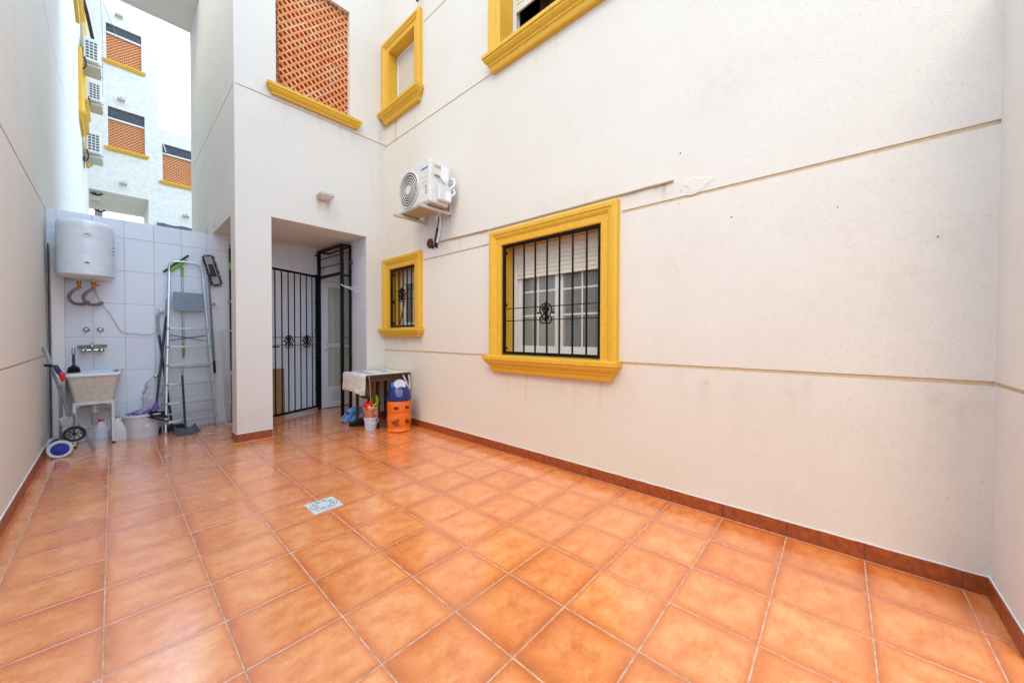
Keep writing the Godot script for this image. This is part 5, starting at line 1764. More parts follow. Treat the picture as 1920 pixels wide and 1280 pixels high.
func cleaning_tools():
	var g: G
	# --- oval tub
	var o := thing("plastic_tub", "pale grey oval plastic tub on the floor under the mop", "tub", V(0.232, 0, -6.20))
	put(tub_shape(0.275, 0.135, 0.105, 0.158, 0.128, 0.10), "tub", M.grey_plastic, o)
	g = G.new()
	g.span(V(-0.03, 0.13, 0.1175), V(0.05, 0.17, 0.1188))
	put(g, "sticker", M.label, o)
	g = G.new()
	for k in 3: g.span(V(-0.024, 0.137 + k * 0.01, 0.119), V(0.03 - 0.01 * k, 0.141 + k * 0.01, 0.1194))
	put(g, "print", M.print_grey, o)
	# --- mop
	var mt := thing("string_mop", "dark handled mop with purple and white strands resting on the tub", "mop", V(0.29, 0.28, -6.17))
	pole(mt, "handle", V(0.06, 0.06, -0.02), V(0.172, 1.18, -0.185), 0.0125, M.dark_handle)
	pole(mt, "grip", V(0.172, 1.18, -0.185), V(0.184, 1.40, -0.205), 0.0135, M.grip_grey)
	g = G.new()
	g.tube([V(0.052, 0.035, -0.01), V(0.056, 0.06, -0.015), V(0.062, 0.12, -0.025)], [0.042, 0.03, 0.014], 10)
	put(g, "socket", M.mop_purple, mt)
	rng.seed = 77
	for c in 2:
		g = G.new()
		for k in 46:
			var an := rng.randf_range(-PI, PI)
			var rr := rng.randf_range(0.03, 0.115)
			var e := V(cos(an) * rr * 1.25 - 0.05, 0.006 + rng.randf_range(0.0, 0.02), sin(an) * rr * 0.75)
			var m := V(0.04, 0.035, -0.01).lerp(e, 0.5) + V(0, rng.randf_range(0.006, 0.022), 0)
			g.tube(smooth_path([V(0.05, 0.04, -0.01), m, e, e + V(rng.randf_range(-0.02, 0.02), -0.004, 0.012)], 3), 0.0055, 5)
		put(g, "strands", [M.mop_purple, M.mop_pale][c], mt)
	# --- black scoop across the tub
	o = thing("black_scoop", "black plastic scoop hanging from the tub rim beside the ladder", "scoop", V(0.36, 0.245, -6.07))
	g = G.new()
	g.x = Transform3D(Basis.from_euler(V(0.3, 0.2, -0.25)), Vector3.ZERO)
	g.span(V(-0.08, 0.0, -0.06), V(0.08, 0.012, 0.05), 0.004)
	g.span(V(-0.08, 0.012, -0.06), V(0.08, 0.04, -0.05), 0.003)
	put(g, "blade", M.rubber, o)
	g = G.new()
	g.tube(smooth_path([V(-0.09, 0.01, 0.03), V(-0.02, -0.02, 0.06), V(0.08, -0.07, 0.05)], 4), 0.009, 7)
	put(g, "rim", M.rubber, o)
	# --- broom behind
	o = thing("broom", "dark handled broom leaning behind the ladder's left rail", "broom", V(0.50, 0, -6.30))
	pole(o, "handle", V(0.0, 0.06, 0.0), V(-0.105, 1.22, -0.068), 0.0125, M.dark_handle)
	pole(o, "grip", V(-0.105, 1.22, -0.068), V(-0.122, 1.47, -0.082), 0.0135, M.grip_grey)
	g = G.new()
	loft(g, [rrect(V(0, 0.0, 0), 0.14, 0.035, 0.02), rrect(V(0, 0.05, 0), 0.12, 0.025, 0.02), rrect(V(0, 0.075, 0), 0.10, 0.018, 0.015)])
	put(g, "brush_head", M.rubber, o)
	# --- ladle on a cord and bag
	o = thing("pull_ball", "small silver ball hanging on a thin cord from the wall socket", "pull cord", V(0.362, 0.706, ZB + 0.04))
	g = G.new()
	ball(g, Vector3.ZERO, V(0.026, 0.022, 0.026))
	put(g, "ball", M.chrome, o)
	g = G.new()
	g.tube([V(0, 0.02, 0), V(0.0, 0.4, -0.01), V(0.03, 0.80, -0.025)], 0.0014, 5)
	put(g, "cord", M.cable_white, o)
	o = thing("plastic_bag", "crumpled clear plastic bag hanging on the tiles behind the mop", "bag", V(0.335, 0.26, ZB + 0.07))
	g = G.new()
	var nz := noise(3.2, 5, 3)
	var rings := []
	for j in 15:
		var f := j / 14.0
		var ring := []
		var w := lerpf(0.085, 0.06, f) * (1.0 if f < 0.8 else lerpf(1.0, 0.25, (f - 0.8) / 0.2)) * (0.35 + 0.65 * minf(1.0, f * 5.0))
		for k in 26:
			var an := TAU * k / 26
			var q := 1.0 + 0.75 * nz.get_noise_3d(sin(an) * 1.2, f * 2.2, cos(an) * 1.2)
			ring.append(V(sin(an) * w * q + 0.02 * nz.get_noise_1d(f * 3.0), f * 0.43, cos(an) * 0.04 * q))
		rings.append(ring)
	loft(g, rings)
	put(g, "film", M.bag, o)
	# --- step ladder
	var t := thing("step_ladder", "aluminium step ladder with a grey platform leaning on the tiled wall", "ladder", V(0.67, 0, -6.14))
	var bl := V(-0.245, 0.0, 0.02)
	var br := V(0.258, 0.0, -0.05)
	var tl := V(-0.178, 2.02, -0.185)
	var tr := V(0.145, 2.02, -0.185)
	for s in [[bl, tl], [br, tr]]:
		g = G.new()
		g.box((s[0] + s[1]) * 0.5 + V(0, 0.01, 0), V(0.022, s[0].distance_to(s[1]), 0.045), 0.004, Basis.looking_at(V(0, 0, -1), Vector3.UP) * Basis(Quaternion(Vector3.UP, (Basis.looking_at(V(0, 0, -1), Vector3.UP).inverse() * (s[1] - s[0])).normalized())))
		put(g, "rail", M.alu, t)
		g = G.new()
		g.box(s[0] + V(0, 0.016, 0), V(0.03, 0.032, 0.052), 0.004)
		put(g, "foot", M.grip_grey, t)
	g = G.new()
	g.tube(smooth_path([tl + V(0, -0.02, 0), tl + V(0.004, 0.08, -0.008), tl + V(0.04, 0.135, -0.012), tl + V(0.16, 0.15, -0.014), tr + V(-0.04, 0.135, -0.012), tr + V(-0.004, 0.08, -0.008), tr + V(0, -0.02, 0)], 5), 0.0135, 9)
	put(g, "top_loop", M.alu, t)
	var ys := [0.14, 0.365, 0.60, 0.84, 1.07, 1.30]
	for y in ys:
		var f: float = y / 2.02
		var a := bl.lerp(tl, f)
		var b := br.lerp(tr, f)
		g = G.new()
		var d := b - a
		var bas := Basis(d.normalized(), Vector3.UP, d.normalized().cross(Vector3.UP))
		g.box((a + b) * 0.5 + V(0, 0, 0.008), V(d.length() - 0.024, 0.024, 0.085), 0.004, bas)
		g.box((a + b) * 0.5 + V(0, 0.013, 0.028), V(d.length() - 0.03, 0.004, 0.012), 0.001, bas)
		g.box((a + b) * 0.5 + V(0, 0.013, 0.000), V(d.length() - 0.03, 0.004, 0.012), 0.001, bas)
		put(g, "step", M.alu, t)
		for q in [a, b]:
			g = G.new()
			g.box(q, V(0.028, 0.03, 0.06), 0.004)
			put(g, "rivet_plate", M.grip_grey, t)
	for s in [[bl, tl, -0.028, -0.13], [br, tr, -0.028, -0.10]]:
		g = G.new()
		var p0: Vector3 = s[0] + V(-0.02 if s[0] == bl else 0.01, 0.0, s[3])
		var p1: Vector3 = s[0].lerp(s[1], 0.66) + V(0, 0, s[2])
		g.tube([p0, p1], 0.011, 8)
		put(g, "rear_leg", M.alu, t)
	for y in [0.22, 0.80]:
		g = G.new()
		g.tube([bl.lerp(tl, y / 2.02) + V(0, 0, -0.10 * (1 - y / 2.0)), br.lerp(tr, y / 2.02) + V(0, 0, -0.09 * (1 - y / 2.0))], 0.009, 8)
		put(g, "rear_rung", M.alu, t)
	g = G.new()
	var c0 := bl.lerp(tl, 0.57) + V(0.02, 0, -0.03)
	var c1 := br.lerp(tr, 0.60) + V(-0.02, 0, -0.03)
	var e0 := bl.lerp(tl, 0.605) + V(0.02, 0, -0.035)
	var e1 := br.lerp(tr, 0.565) + V(-0.02, 0, -0.035)
	g.tube([c0, c1], 0.005, 6)
	g.tube([e0, e1], 0.005, 6)
	put(g, "cross_brace", M.dark_handle, t)
	g = G.new()
	g.box(bl.lerp(tr, 0.0) + V(0.238, 1.645, -0.12), V(0.285, 0.245, 0.022), 0.006, Basis(V(1, 0, 0), -0.10))
	put(g, "platform", M.ladder_plate, t)
	g = G.new()
	g.x = Transform3D(Basis(V(1, 0, 0), V(0, 0, 1), V(0, -1, 0)), bl + V(0.238, 1.645, -0.108))
	g.lathe([Vector2(0.042, 0.0), Vector2(0.040, 0.004), Vector2(0.0, 0.005)], 20, 1.0, 0.55)
	put(g, "platform_badge", M.print_grey, t)
	# --- window squeegee
	o = thing("window_squeegee", "bright green squeegee on a thin pole behind the ladder top", "squeegee", V(0.625, 0.95, ZB + 0.03))
	pole(o, "pole", V(0.0, 0.14, 0), V(-0.004, 1.12, 0), 0.010, M.alu)
	pole(o, "grip", V(0.0, 0.03, 0), V(0.0, 0.16, 0), 0.0125, M.green)
	g = G.new()
	g.tube([V(0, -0.03, 0), V(0, 0.035, 0)], [0.005, 0.011], 8)
	put(g, "tip", M.bristle, o)
	g = G.new()
	g.tube([V(-0.004, 1.03, 0), V(-0.006, 1.15, 0.0), V(-0.03, 1.175, 0.0)], [0.013, 0.014, 0.012], 8)
	g.box(V(-0.045, 1.175, 0.0), V(0.23, 0.04, 0.022), 0.008, Basis(V(0, 0, 1), 0.80))
	put(g, "head", M.green, o)
	g = G.new()
	g.box(V(-0.062, 1.195, 0.0), V(0.35, 0.022, 0.010), 0.002, Basis(V(0, 0, 1), 0.80))
	put(g, "rubber_blade", M.rubber, o)
	# --- dustpan
	o = thing("dustpan", "dark dustpan with an upright handle standing before the ladder", "dustpan", V(0.60, 0, -6.02))
	pole(o, "handle", V(0.0, 0.06, -0.02), V(-0.02, 0.72, -0.06), 0.012, M.dark_handle)
	pole(o, "grip", V(-0.02, 0.72, -0.06), V(-0.023, 0.83, -0.067), 0.013, M.grip_grey)
	g = G.new()
	g.x = Transform3D(Basis(V(0, 1, 0), 0.1), Vector3.ZERO)
	var pan := []
	for j in 6:
		var row := []
		for i in 11:
			var u := i / 10.0 * 2.0 - 1.0
			var f := j / 5.0
			row.append(V(u * lerpf(0.10, 0.125, f), 0.004 + 0.012 * (1.0 - f) + 0.05 * pow(absf(u), 5.0) * (1.0 - 0.45 * f) + 0.045 * pow(1.0 - f, 4.0), -0.05 + f * 0.17))
		pan.append(row)
	g.grid(pan)
	var under := []
	for row in pan: under.append(row.map(func(p): return p - V(0, 0.0035, 0)))
	under.reverse()
	g.grid(under)
	put(g, "pan", mat(Color(0.30, 0.31, 0.34), 0.5), o)
	# --- flat mop
	o = thing("flat_mop", "grey fringed flat mop hanging head up on the tiled wall", "mop", V(0.915, 0.70, ZB + 0.035))
	pole(o, "handle", V(0.02, 0.16, 0), V(-0.03, 1.32, 0), 0.011, M.steel_grey)
	pole(o, "grip", V(0.026, 0.0, 0), V(0.02, 0.17, 0), 0.0135, M.rubber)
	pole(o, "green_sleeve", V(0.012, 0.40, 0), V(0.008, 0.47, 0), 0.013, M.green)
	g = G.new()
	g.span(V(-0.012, 0.93, 0.0), V(0.04, 0.965, 0.018), 0.004)
	put(g, "wall_clip", M.grip_grey, o)
	var hb := Basis(V(0, 0, 1), 0.26)
	g = G.new()
	g.box(V(0.008, 1.40, 0.012), V(0.085, 0.38, 0.016), 0.006, hb)
	put(g, "pad", M.mop_pad, o)
	g = G.new()
	g.box(V(0.008, 1.40, 0.024), V(0.055, 0.17, 0.012), 0.004, hb)
	g.tube([V(-0.025, 1.30, 0.02), V(0.0, 1.37, 0.03)], 0.014, 8)
	put(g, "holder", M.mop_grey, o)
	g = G.new()
	for k in 120:
		var f := k / 120.0 * 2.0 * (0.085 + 0.38)
		var p := Vector3.ZERO
		var n := Vector3.ZERO
		if f < 0.38: p = V(-0.0425, -0.19 + f, 0); n = V(-1, 0, 0)
		elif f < 0.465: p = V(-0.0425 + f - 0.38, 0.19, 0); n = V(0, 1, 0)
		elif f < 0.845: p = V(0.0425, 0.19 - (f - 0.465), 0); n = V(1, 0, 0)
		else: p = V(0.0425 - (f - 0.845), -0.19, 0); n = V(0, -1, 0)
		for j in 2:
			var e := p + n * rng.randf_range(0.012, 0.028) + V(rng.randf_range(-0.008, 0.008), rng.randf_range(-0.008, 0.008), rng.randf_range(-0.006, 0.014))
			g.tube([V(0.008, 1.40, 0.012) + hb * (p - n * 0.006), V(0.008, 1.40, 0.012) + hb * e], [0.0045, 0.003], 4)
	put(g, "fringe", M.mop_grey, o)
	# --- black pole by the pillar
	o = thing("black_pole", "tall black broom pole with a green band hanging beside the pillar", "pole", V(1.125, 0.72, ZB + 0.035))
	pole(o, "shaft", V(0, 0.0, 0), V(-0.006, 1.72, 0), 0.013, M.rubber)
	pole(o, "band", V(-0.005, 1.42, 0), V(-0.0055, 1.52, 0), 0.0145, M.green)
	pole(o, "tip", V(-0.006, 1.72, 0), V(-0.0065, 1.78, 0), 0.012, M.bristle)
	g = G.new()
	g.span(V(-0.03, 0.96, -0.03), V(0.02, 0.99, 0.018), 0.004)
	put(g, "wall_clip", M.grip_grey, o)
	# --- folded drying rack
	t = thing("drying_rack", "folded white wire drying rack standing by the pillar", "drying rack", V(1.055, 0, -6.24))
	g = G.new()
	g.tube(smooth_path([V(-0.04, 0.03, 0.03), V(-0.06, 0.6, 0.0), V(-0.068, 1.20, -0.06), V(-0.04, 1.275, -0.07), V(0.10, 1.28, -0.07), V(0.33, 1.27, -0.07), V(0.345, 1.2, -0.06), V(0.345, 0.05, 0.03)], 5), 0.008, 7)
	put(g, "outer_frame", M.plastic_white, t)
	g = G.new()
	g.tube(smooth_path([V(-0.035, 0.72, 0.04), V(-0.05, 0.4, 0.05), V(-0.035, 0.06, 0.07), V(0.0, 0.01, 0.08), V(0.28, 0.01, 0.08), V(0.31, 0.06, 0.07), V(0.31, 0.7, 0.04)], 5), 0.007, 7)
	put(g, "leg_frame", M.plastic_white, t)
	for k in 5:
		g = G.new()
		var x := -0.045 + 0.007 * k
		g.tube([V(x, 0.30, 0.02 - 0.01 * k), V(x - 0.012, 1.16, -0.05 - 0.004 * k)], 0.003, 5)
		put(g, "wire", M.plastic_white, t)
	g = G.new()
	g.tube(smooth_path([V(-0.05, 0.32, 0.04), V(0.1, 0.30, 0.05), V(0.31, 0.32, 0.04)], 4), 0.005, 6)
	put(g, "cross_wire", M.plastic_white, t)
	# --- cardboard box with a duster on it
	o = thing("cardboard_box", "tall brown cardboard box with a red and black top edge behind the drying rack", "box", V(1.22, 0, -6.31))
	g = G.new()
	g.span(V(-0.10, 0, -0.08), V(0.14, 0.66, 0.05), 0.003)
	put(g, "carton", M.cardboard, o)
	g = G.new()
	g.span(V(-0.098, 0.56, 0.05), V(0.138, 0.64, 0.0515))
	put(g, "black_band", M.rubber, o)
	g = G.new()
	g.span(V(-0.098, 0.64, 0.05), V(0.138, 0.658, 0.0516))
	put(g, "red_band", M.red, o)
	o = thing("feather_duster", "pale fluffy duster head lying on the cardboard box by the pillar", "duster", V(1.17, 0.66, -6.29))
	g = G.new()
	for k in 160:
		var d := V(rng.randfn(), absf(rng.randfn()) * 1.2, rng.randfn()).normalized()
		var b := V(0.0, 0.02 + rng.randf() * 0.22, 0.0)
		g.tube([b, b + d * rng.randf_range(0.02, 0.045)], [0.006, 0.002], 4)
	put(g, "fluff", M.duster, o)
	g = G.new()
	g.tube([V(0, 0.0, 0), V(0, 0.25, 0)], 0.012, 6)
	put(g, "core", M.bristle, o)

func clog(parent: Node, xf: Transform3D):
	# a foam clog, toe towards -z, heel at +z
	var o := Node3D.new()
	o.name = "clog"
	parent.add_child(o, true)
	o.transform = xf
	var g := G.new()
	var prof := [[-0.135, 0.020], [-0.125, 0.038], [-0.09, 0.050], [-0.04, 0.052], [0.02, 0.043], [0.07, 0.040], [0.11, 0.036], [0.13, 0.020]]
	var rings := []
	for p in prof:
		var ring := []
		for k in 12:
			var an := TAU * k / 12
			ring.append(V(sin(an) * p[1], 0.012 + 0.012 * signf(cos(an)) * pow(absf(cos(an)), 0.4), p[0]))
		rings.append(ring)
	loft(g, rings)
	put(g, "sole", M.sky_blue, o)
	g = G.new()
	var rows := []
	for j in 8:
		var f := j / 7.0
		var z := lerpf(-0.135, 0.01, f)
		var w: float = [0.016, 0.036, 0.046, 0.051, 0.053, 0.052, 0.050, 0.047][j]
		var h := lerpf(0.035, 0.085, pow(f, 0.75))
		var row := []
		for k in 11:
			var an := lerpf(-PI / 2, PI / 2, k / 10.0)
			row.append(V(sin(an) * w, 0.014 + pow(cos(an), 0.7) * h if cos(an) > 0.001 else 0.014, z))
		rows.append(row)
	g.grid(rows)
	rows.reverse()
	var inner := []
	for r in rows: inner.append(r.map(func(p): return V(p.x * 0.92, p.y * 0.93, p.z)))
	g.grid(inner)
	put(g, "upper", M.sky_blue, o)
	g = G.new()
	g.tube(smooth_path([V(-0.046, 0.05, 0.0), V(-0.045, 0.05, 0.07), V(-0.03, 0.055, 0.125), V(0.0, 0.056, 0.138), V(0.03, 0.055, 0.125), V(0.045, 0.05, 0.07), V(0.046, 0.05, 0.0)], 4), 0.009, 6)
	put(g, "heel_strap", M.sky_blue, o)
	g = G.new()
	for s in [-1, 1]:
		for k in 3: ball(g, V(s * 0.026 + 0.004, 0.079 + 0.004 * k - 0.006, -0.03 - 0.025 * k), V(0.006, 0.004, 0.006), 8)
	put(g, "vent_holes", M.navy, o)

func table_corner():
	var X0 := 2.125
	var X1 := 2.745
	var Z0 := -5.03
	var Z1 := -4.37
	var Y := 0.715
	var g: G
	var t := thing("small_table", "small wooden table pushed into the corner under a white cloth", "table", V(2.435, 0, -4.70))
	var c := V(2.435, 0, -4.70)
	g = G.new()
	g.span(V(X0 + 0.006, Y - 0.022, Z0) - c, V(X1, Y, Z1) - c, 0.003)
	put(g, "tabletop", M.wood, t)
	g = G.new()
	g.span(V(X0 + 0.07, Y - 0.085, Z1 - 0.05) - c, V(X1 - 0.01, Y - 0.023, Z1 - 0.03) - c, 0.002)
	g.span(V(X1 - 0.05, Y - 0.085, Z0 + 0.03) - c, V(X1 - 0.03, Y - 0.023, Z1 - 0.052) - c, 0.002)
	put(g, "apron", M.wood, t)
	for p in [[X0 + 0.13, Z1 - 0.07], [X1 - 0.04, Z1 - 0.07], [X1 - 0.04, Z0 + 0.06], [X0 + 0.13, Z0 + 0.12]]:
		g = G.new()
		g.span(V(p[0] - 0.018, 0, p[1] - 0.018) - c, V(p[0] + 0.018, Y - 0.023, p[1] + 0.018) - c, 0.003)
		put(g, "leg", M.wood, t)
	# side board of the shelf under the table
	g = G.new()
	g.span(V(2.345, 0.0, -4.80) - c, V(2.360, Y - 0.09, -4.475) - c, 0.002)
	put(g, "side_board", M.wood, t)
	g = G.new()
	g.span(V(2.235, 0.385, -4.80) - c, V(2.344, 0.399, -4.50) - c, 0.002)
	put(g, "shelf", M.wood, t)
	# oilcloth hanging over the left edge
	var o := thing("oilcloth", "white oilcloth with blue lettering draped over the small table", "tablecloth", V(2.435, Y, -4.70))
	g = G.new()
	var rows := []
	var nz := noise(2.2, 9, 2)
	var path := []
	for k in 13: path.append(Vector2(X1 + 0.004 - (X1 - X0) * k / 12.0, 0.004))
	for k in 5: path.append(Vector2(X0 - 0.012 * sin(PI / 2 * (k + 1) / 5.0), 0.004 - 0.014 * (1.0 - cos(PI / 2 * (k + 1) / 5.0))))
	for k in 9: path.append(Vector2(X0 - 0.014, -0.012 - 0.025 * (k + 1)))
	for j in 27:
		var row := []
		for i in path.size():
			var f := j / 26.0
			var q: Vector2 = path[i]
			var hang := maxf(0.0, float(i - 17) / 9.0)
			var wob := nz.get_noise_2d(f * 2.5, i * 0.12) * (0.0015 + 0.016 * hang) - 0.010 * hang
			row.append(V(q.x + wob, q.y + (0.0012 + 0.0012 * nz.get_noise_2d(i * 0.3, f * 5.0) if i < 13 else 0.0) + hang * 0.012 * sin(f * 5.0), lerpf(Z0 + 0.004, Z1 + 0.003 + 0.004 * nz.get_noise_1d(i * 0.4), f)) - V(2.435, 0, -4.70))
		rows.append(row)
	g.grid(rows)
	var back := []
	for r in rows: back.append(r.map(func(p): return p + V(0.0012 if p.y < 0.0 else 0.0, -0.0014 if p.y > -0.01 else 0.0, 0)))
	back.reverse()
	g.grid(back)
	put(g, "cloth", M.oilcloth, o)
	# printed marks on the cloth top
	g = G.new()
	rng.seed = 99
	for k in 9:
		var z := -0.20 + 0.05 * k
		g.span(V(-0.20, 0.0078, z), V(-0.20 + rng.randf_range(0.04, 0.08), 0.0084, z + 0.014))
		if k % 2 == 0: g.span(V(-0.20, 0.0078, z + 0.014), V(-0.185, 0.0084, z + 0.036))
	for k in 5: g.span(V(0.10, 0.0078, -0.24 + 0.055 * k), V(0.15, 0.0084, -0.215 + 0.055 * k))
	put(g, "blue_print", M.print_blue, o)
	g = G.new()
	for k in 2: g.span(V(0.03 + 0.05 * k, 0.0078, 0.08 + 0.05 * k), V(0.06 + 0.05 * k, 0.0084, 0.12 + 0.05 * k))
	put(g, "red_print", M.print_red, o)
	for z in [-0.25, 0.27]:
		g = G.new()
		g.tube([V(-0.338, -0.205, z), V(-0.345, -0.205, z)], 0.008, 8)
		put(g, "eyelet", M.steel_grey, o)
	# cord hanging at the front corner
	g = G.new()
	g.tube(smooth_path([V(2.14, Y + 0.012, Z1 + 0.012), V(2.148, Y - 0.02, Z1 + 0.016), V(2.165, 0.58, Z1 + 0.01), V(2.18, 0.38, Z1 - 0.01)], 4), 0.0065, 6)
	tag(put(g, "hemp_cord", M.bristle), "tan cord hanging from the front corner of the small table", "cord")
	# fabric stuffed under the table
	o = thing("folded_blanket", "rumpled beige blanket stuffed under the table top behind the cord", "blanket", V(2.30, 0.40, -4.72))
	g = G.new()
	var rings := []
	for j in 9:
		var f := j / 8.0
		var ring := []
		for k in 30:
			var an := TAU * k / 30
			var q := 1.0 + 0.28 * nz.get_noise_3d(sin(an) * 2.0, f * 2.6, cos(an) * 2.0 + 7.0)
			var w := sin(PI * clampf(f * 0.86 + 0.07, 0.0, 1.0))
			ring.append(V(sin(an) * 0.035 * q * w, f * 0.25, cos(an) * 0.17 * q * (0.5 + 0.5 * w)))
		rings.append(ring)
	loft(g, rings)
	put(g, "folds", M.cloth_beige, o)
	# hanging tape on the wall side
	o = thing("cloth_strap", "cream strap hanging from the right end of the table against the wall", "strap", V(2.74, 0.49, -4.40))
	g = G.new()
	g.tube(smooth_path([V(-0.03, 0.20, 0.05), V(-0.02, 0.10, 0.055), V(-0.02, 0.03, 0.06), V(-0.03, 0.0, 0.06), V(-0.045, 0.03, 0.06), V(-0.09, 0.14, 0.055), V(-0.12, 0.2, 0.05)], 4), 0.012, 6, false, 0.3)
	put(g, "band", M.plastic_white, o)
	# --- gas cylinder
	t = thing("gas_cylinder", "orange butane gas cylinder with black lettering in front of the table", "gas cylinder", V(2.475, 0, -4.20))
	g = G.new()
	g.lathe([Vector2(0.0, 0.002), Vector2(0.140, 0.002), Vector2(0.152, 0.010), Vector2(0.156, 0.022), Vector2(0.150, 0.034), Vector2(0.144, 0.042), Vector2(0.139, 0.07), Vector2(0.141, 0.082), Vector2(0.148, 0.095), Vector2(0.1505, 0.16), Vector2(0.148, 0.228), Vector2(0.143, 0.238), Vector2(0.143, 0.250), Vector2(0.149, 0.262), Vector2(0.1505, 0.31), Vector2(0.148, 0.36), Vector2(0.139, 0.395), Vector2(0.115, 0.42), Vector2(0.06, 0.437), Vector2(0.0, 0.44)], 44)
	put(g, "body", M.orange, t)
	for k in 3:
		g = G.new()
		g.x = Transform3D(Basis(Vector3.UP, TAU * k / 3.0 + 0.5), Vector3.ZERO)
		g.span(V(-0.03, 0.0, 0.125), V(0.03, 0.012, 0.155), 0.003)
		put(g, "foot", M.orange, t)
	# face towards the camera
	var face := atan2(-2.475, 4.20)
	for w in [["GEX", 0.145, -0.30, 0.45], ["TO", 0.105, -0.22, 0.45], ["JE", 0.150, 0.62, 0.45], ["GI", 0.125, 0.80, 0.45]]:
		var an: float = face + w[2]
		var nrm := V(sin(an), 0, cos(an))
		var side := V(cos(an), 0, -sin(an))
		var bb := Basis(side, Vector3.UP, nrm) * Basis(V(0, 0, 1), w[3])
		text(w[0], 0.038, 0.004, M.print_black, "lettering", t, Transform3D(bb, nrm * 0.1505 + V(0, w[1], 0)))
	for w in [[-0.33, 0.31], [-0.16, 0.312], [0.60, 0.315], [0.80, 0.31]]:
		var an: float = face + w[0]
		g = G.new()
		g.x = Transform3D(Basis(V(cos(an), 0, -sin(an)), Vector3.UP, V(sin(an), 0, cos(an))), V(sin(an) * 0.1495, w[1], cos(an) * 0.1495))
		g.prism(PackedVector2Array([Vector2(-0.016, -0.018), Vector2(0.016, -0.018), Vector2(0.016, 0.004), Vector2(0.02, 0.004), Vector2(0.0, 0.022), Vector2(-0.02, 0.004), Vector2(-0.016, 0.004)]), 0.0, 0.0016)
		put(g, "pictogram", M.print_black, t)
		g = G.new()
		for k in 2: g.box(V(sin(an) * 0.151, w[1] - 0.003, cos(an) * 0.151), V(0.008, 0.016, 0.003), 0.001, Basis(Vector3.UP, an))
		put(g, "pictogram_gap", M.orange, t)
	g = G.new()
	for k in 26:
		var an := face - 0.8 + k * 0.062
		g.box(V(sin(an) * 0.1537, 0.254, cos(an) * 0.1537), V(0.005, 0.003, 0.001), 0.0, Basis(Vector3.UP, an))
	put(g, "small_print", M.print_black, t)
	# --- blue drum cover on top
	t = thing("blue_drum", "dark blue plastic drum sitting on the orange gas cylinder", "drum", V(2.475, 0.415, -4.20))
	g = G.new()
	g.lathe([Vector2(0.148, -0.02), Vector2(0.1515, 0.0), Vector2(0.150, 0.03), Vector2(0.144, 0.07), Vector2(0.131, 0.11), Vector2(0.112, 0.142), Vector2(0.092, 0.160), Vector2(0.086, 0.163), Vector2(0.10, 0.142), Vector2(0.122, 0.105), Vector2(0.136, 0.06), Vector2(0.14, 0.0)], 36)
	put(g, "shell", M.navy, t)
	g = G.new()
	g.lathe([Vector2(0.150, -0.004), Vector2(0.1565, -0.002), Vector2(0.1565, 0.008), Vector2(0.150, 0.012)], 36)
	put(g, "rim", M.navy, t)
	var fd := V(sin(face), 0, cos(face))
	var fs := V(cos(face), 0, -sin(face))
	o = thing("clear_disc", "round clear plastic lid leaning in the top of the blue drum", "plastic lid", V(2.475, 0.60, -4.20) + fd * 0.075 + fs * 0.008)
	g = G.new()
	g.x = Transform3D(Basis(fs, fd, Vector3.DOWN) * Basis.from_euler(V(-0.35, 0.0, -0.25)), Vector3.ZERO)
	g.lathe([Vector2(0.0, 0.004), Vector2(0.055, 0.004), Vector2(0.058, 0.0), Vector2(0.074, 0.0), Vector2(0.077, 0.006), Vector2(0.074, 0.012), Vector2(0.0, 0.009)], 32, 1.0, 0.85)
	put(g, "disc", M.clear_plastic, o)
	o = thing("clear_cup", "clear plastic scoop hanging on the front of the blue drum", "cup", V(2.475, 0.452, -4.20) + fd * 0.145 - fs * 0.0)
	g = G.new()
	g.x = Transform3D(Basis(fs, Vector3.UP, fd), Vector3.ZERO)
	g.lathe([Vector2(0.0, -0.005), Vector2(0.03, 0.0), Vector2(0.042, 0.02), Vector2(0.047, 0.085)], 20, 1.0, 0.4)
	put(g, "bowl", M.clear_blue, o)
	o = thing("blue_sponge", "bright blue plastic cup inside the blue drum", "cup", V(2.475, 0.52, -4.20) - fs * 0.07 + fd * 0.04)
	g = G.new()
	g.lathe([Vector2(0.0, -0.02), Vector2(0.026, -0.02), Vector2(0.034, 0.10), Vector2(0.030, 0.10), Vector2(0.024, 0.0)], 18)
	put(g, "cup", M.bright_blue, o)
	# --- clear bucket with a flowerpot of beach toys
	t = thing("clear_bucket", "clear plastic bucket with a white handle left of the gas cylinder", "bucket", V(2.225, 0, -4.47))
	g = G.new()
	g.lathe([Vector2(0.0, 0.002), Vector2(0.066, 0.002), Vector2(0.068, 0.008), Vector2(0.080, 0.155), Vector2(0.087, 0.157), Vector2(0.088, 0.172), Vector2(0.083, 0.175), Vector2(0.077, 0.17), Vector2(0.064, 0.01), Vector2(0.0, 0.008)], 30)
	put(g, "pail", M.clear_plastic, t)
	g = G.new()
	g.tube(smooth_path([V(-0.088, 0.16, 0.0), V(-0.07, 0.12, 0.07), V(0.0, 0.095, 0.095), V(0.07, 0.12, 0.07), V(0.088, 0.16, 0.0)], 5), 0.0035, 6)
	put(g, "handle", M.plastic_white, t)
	g = G.new()
	g.lathe([Vector2(0.0, 0.045), Vector2(0.058, 0.045), Vector2(0.066, 0.12), Vector2(0.0, 0.122)], 24)
	put(g, "contents", M.sky_blue, t)
	o = thing("toy_basket", "square orange and cream basket of beach toys stacked in the clear bucket", "basket", V(2.225, 0.135, -4.47))
	var bk := put(tub_shape(0.155, 0.045, 0.045, 0.066, 0.062, 0.02, 0.004, 0.02, 0.007), "basket", M.pot, o)
	bk.rotation.y = 0.35
	g = G.new()
	g.x = Transform3D(Basis(Vector3.UP, 0.35), Vector3.ZERO)
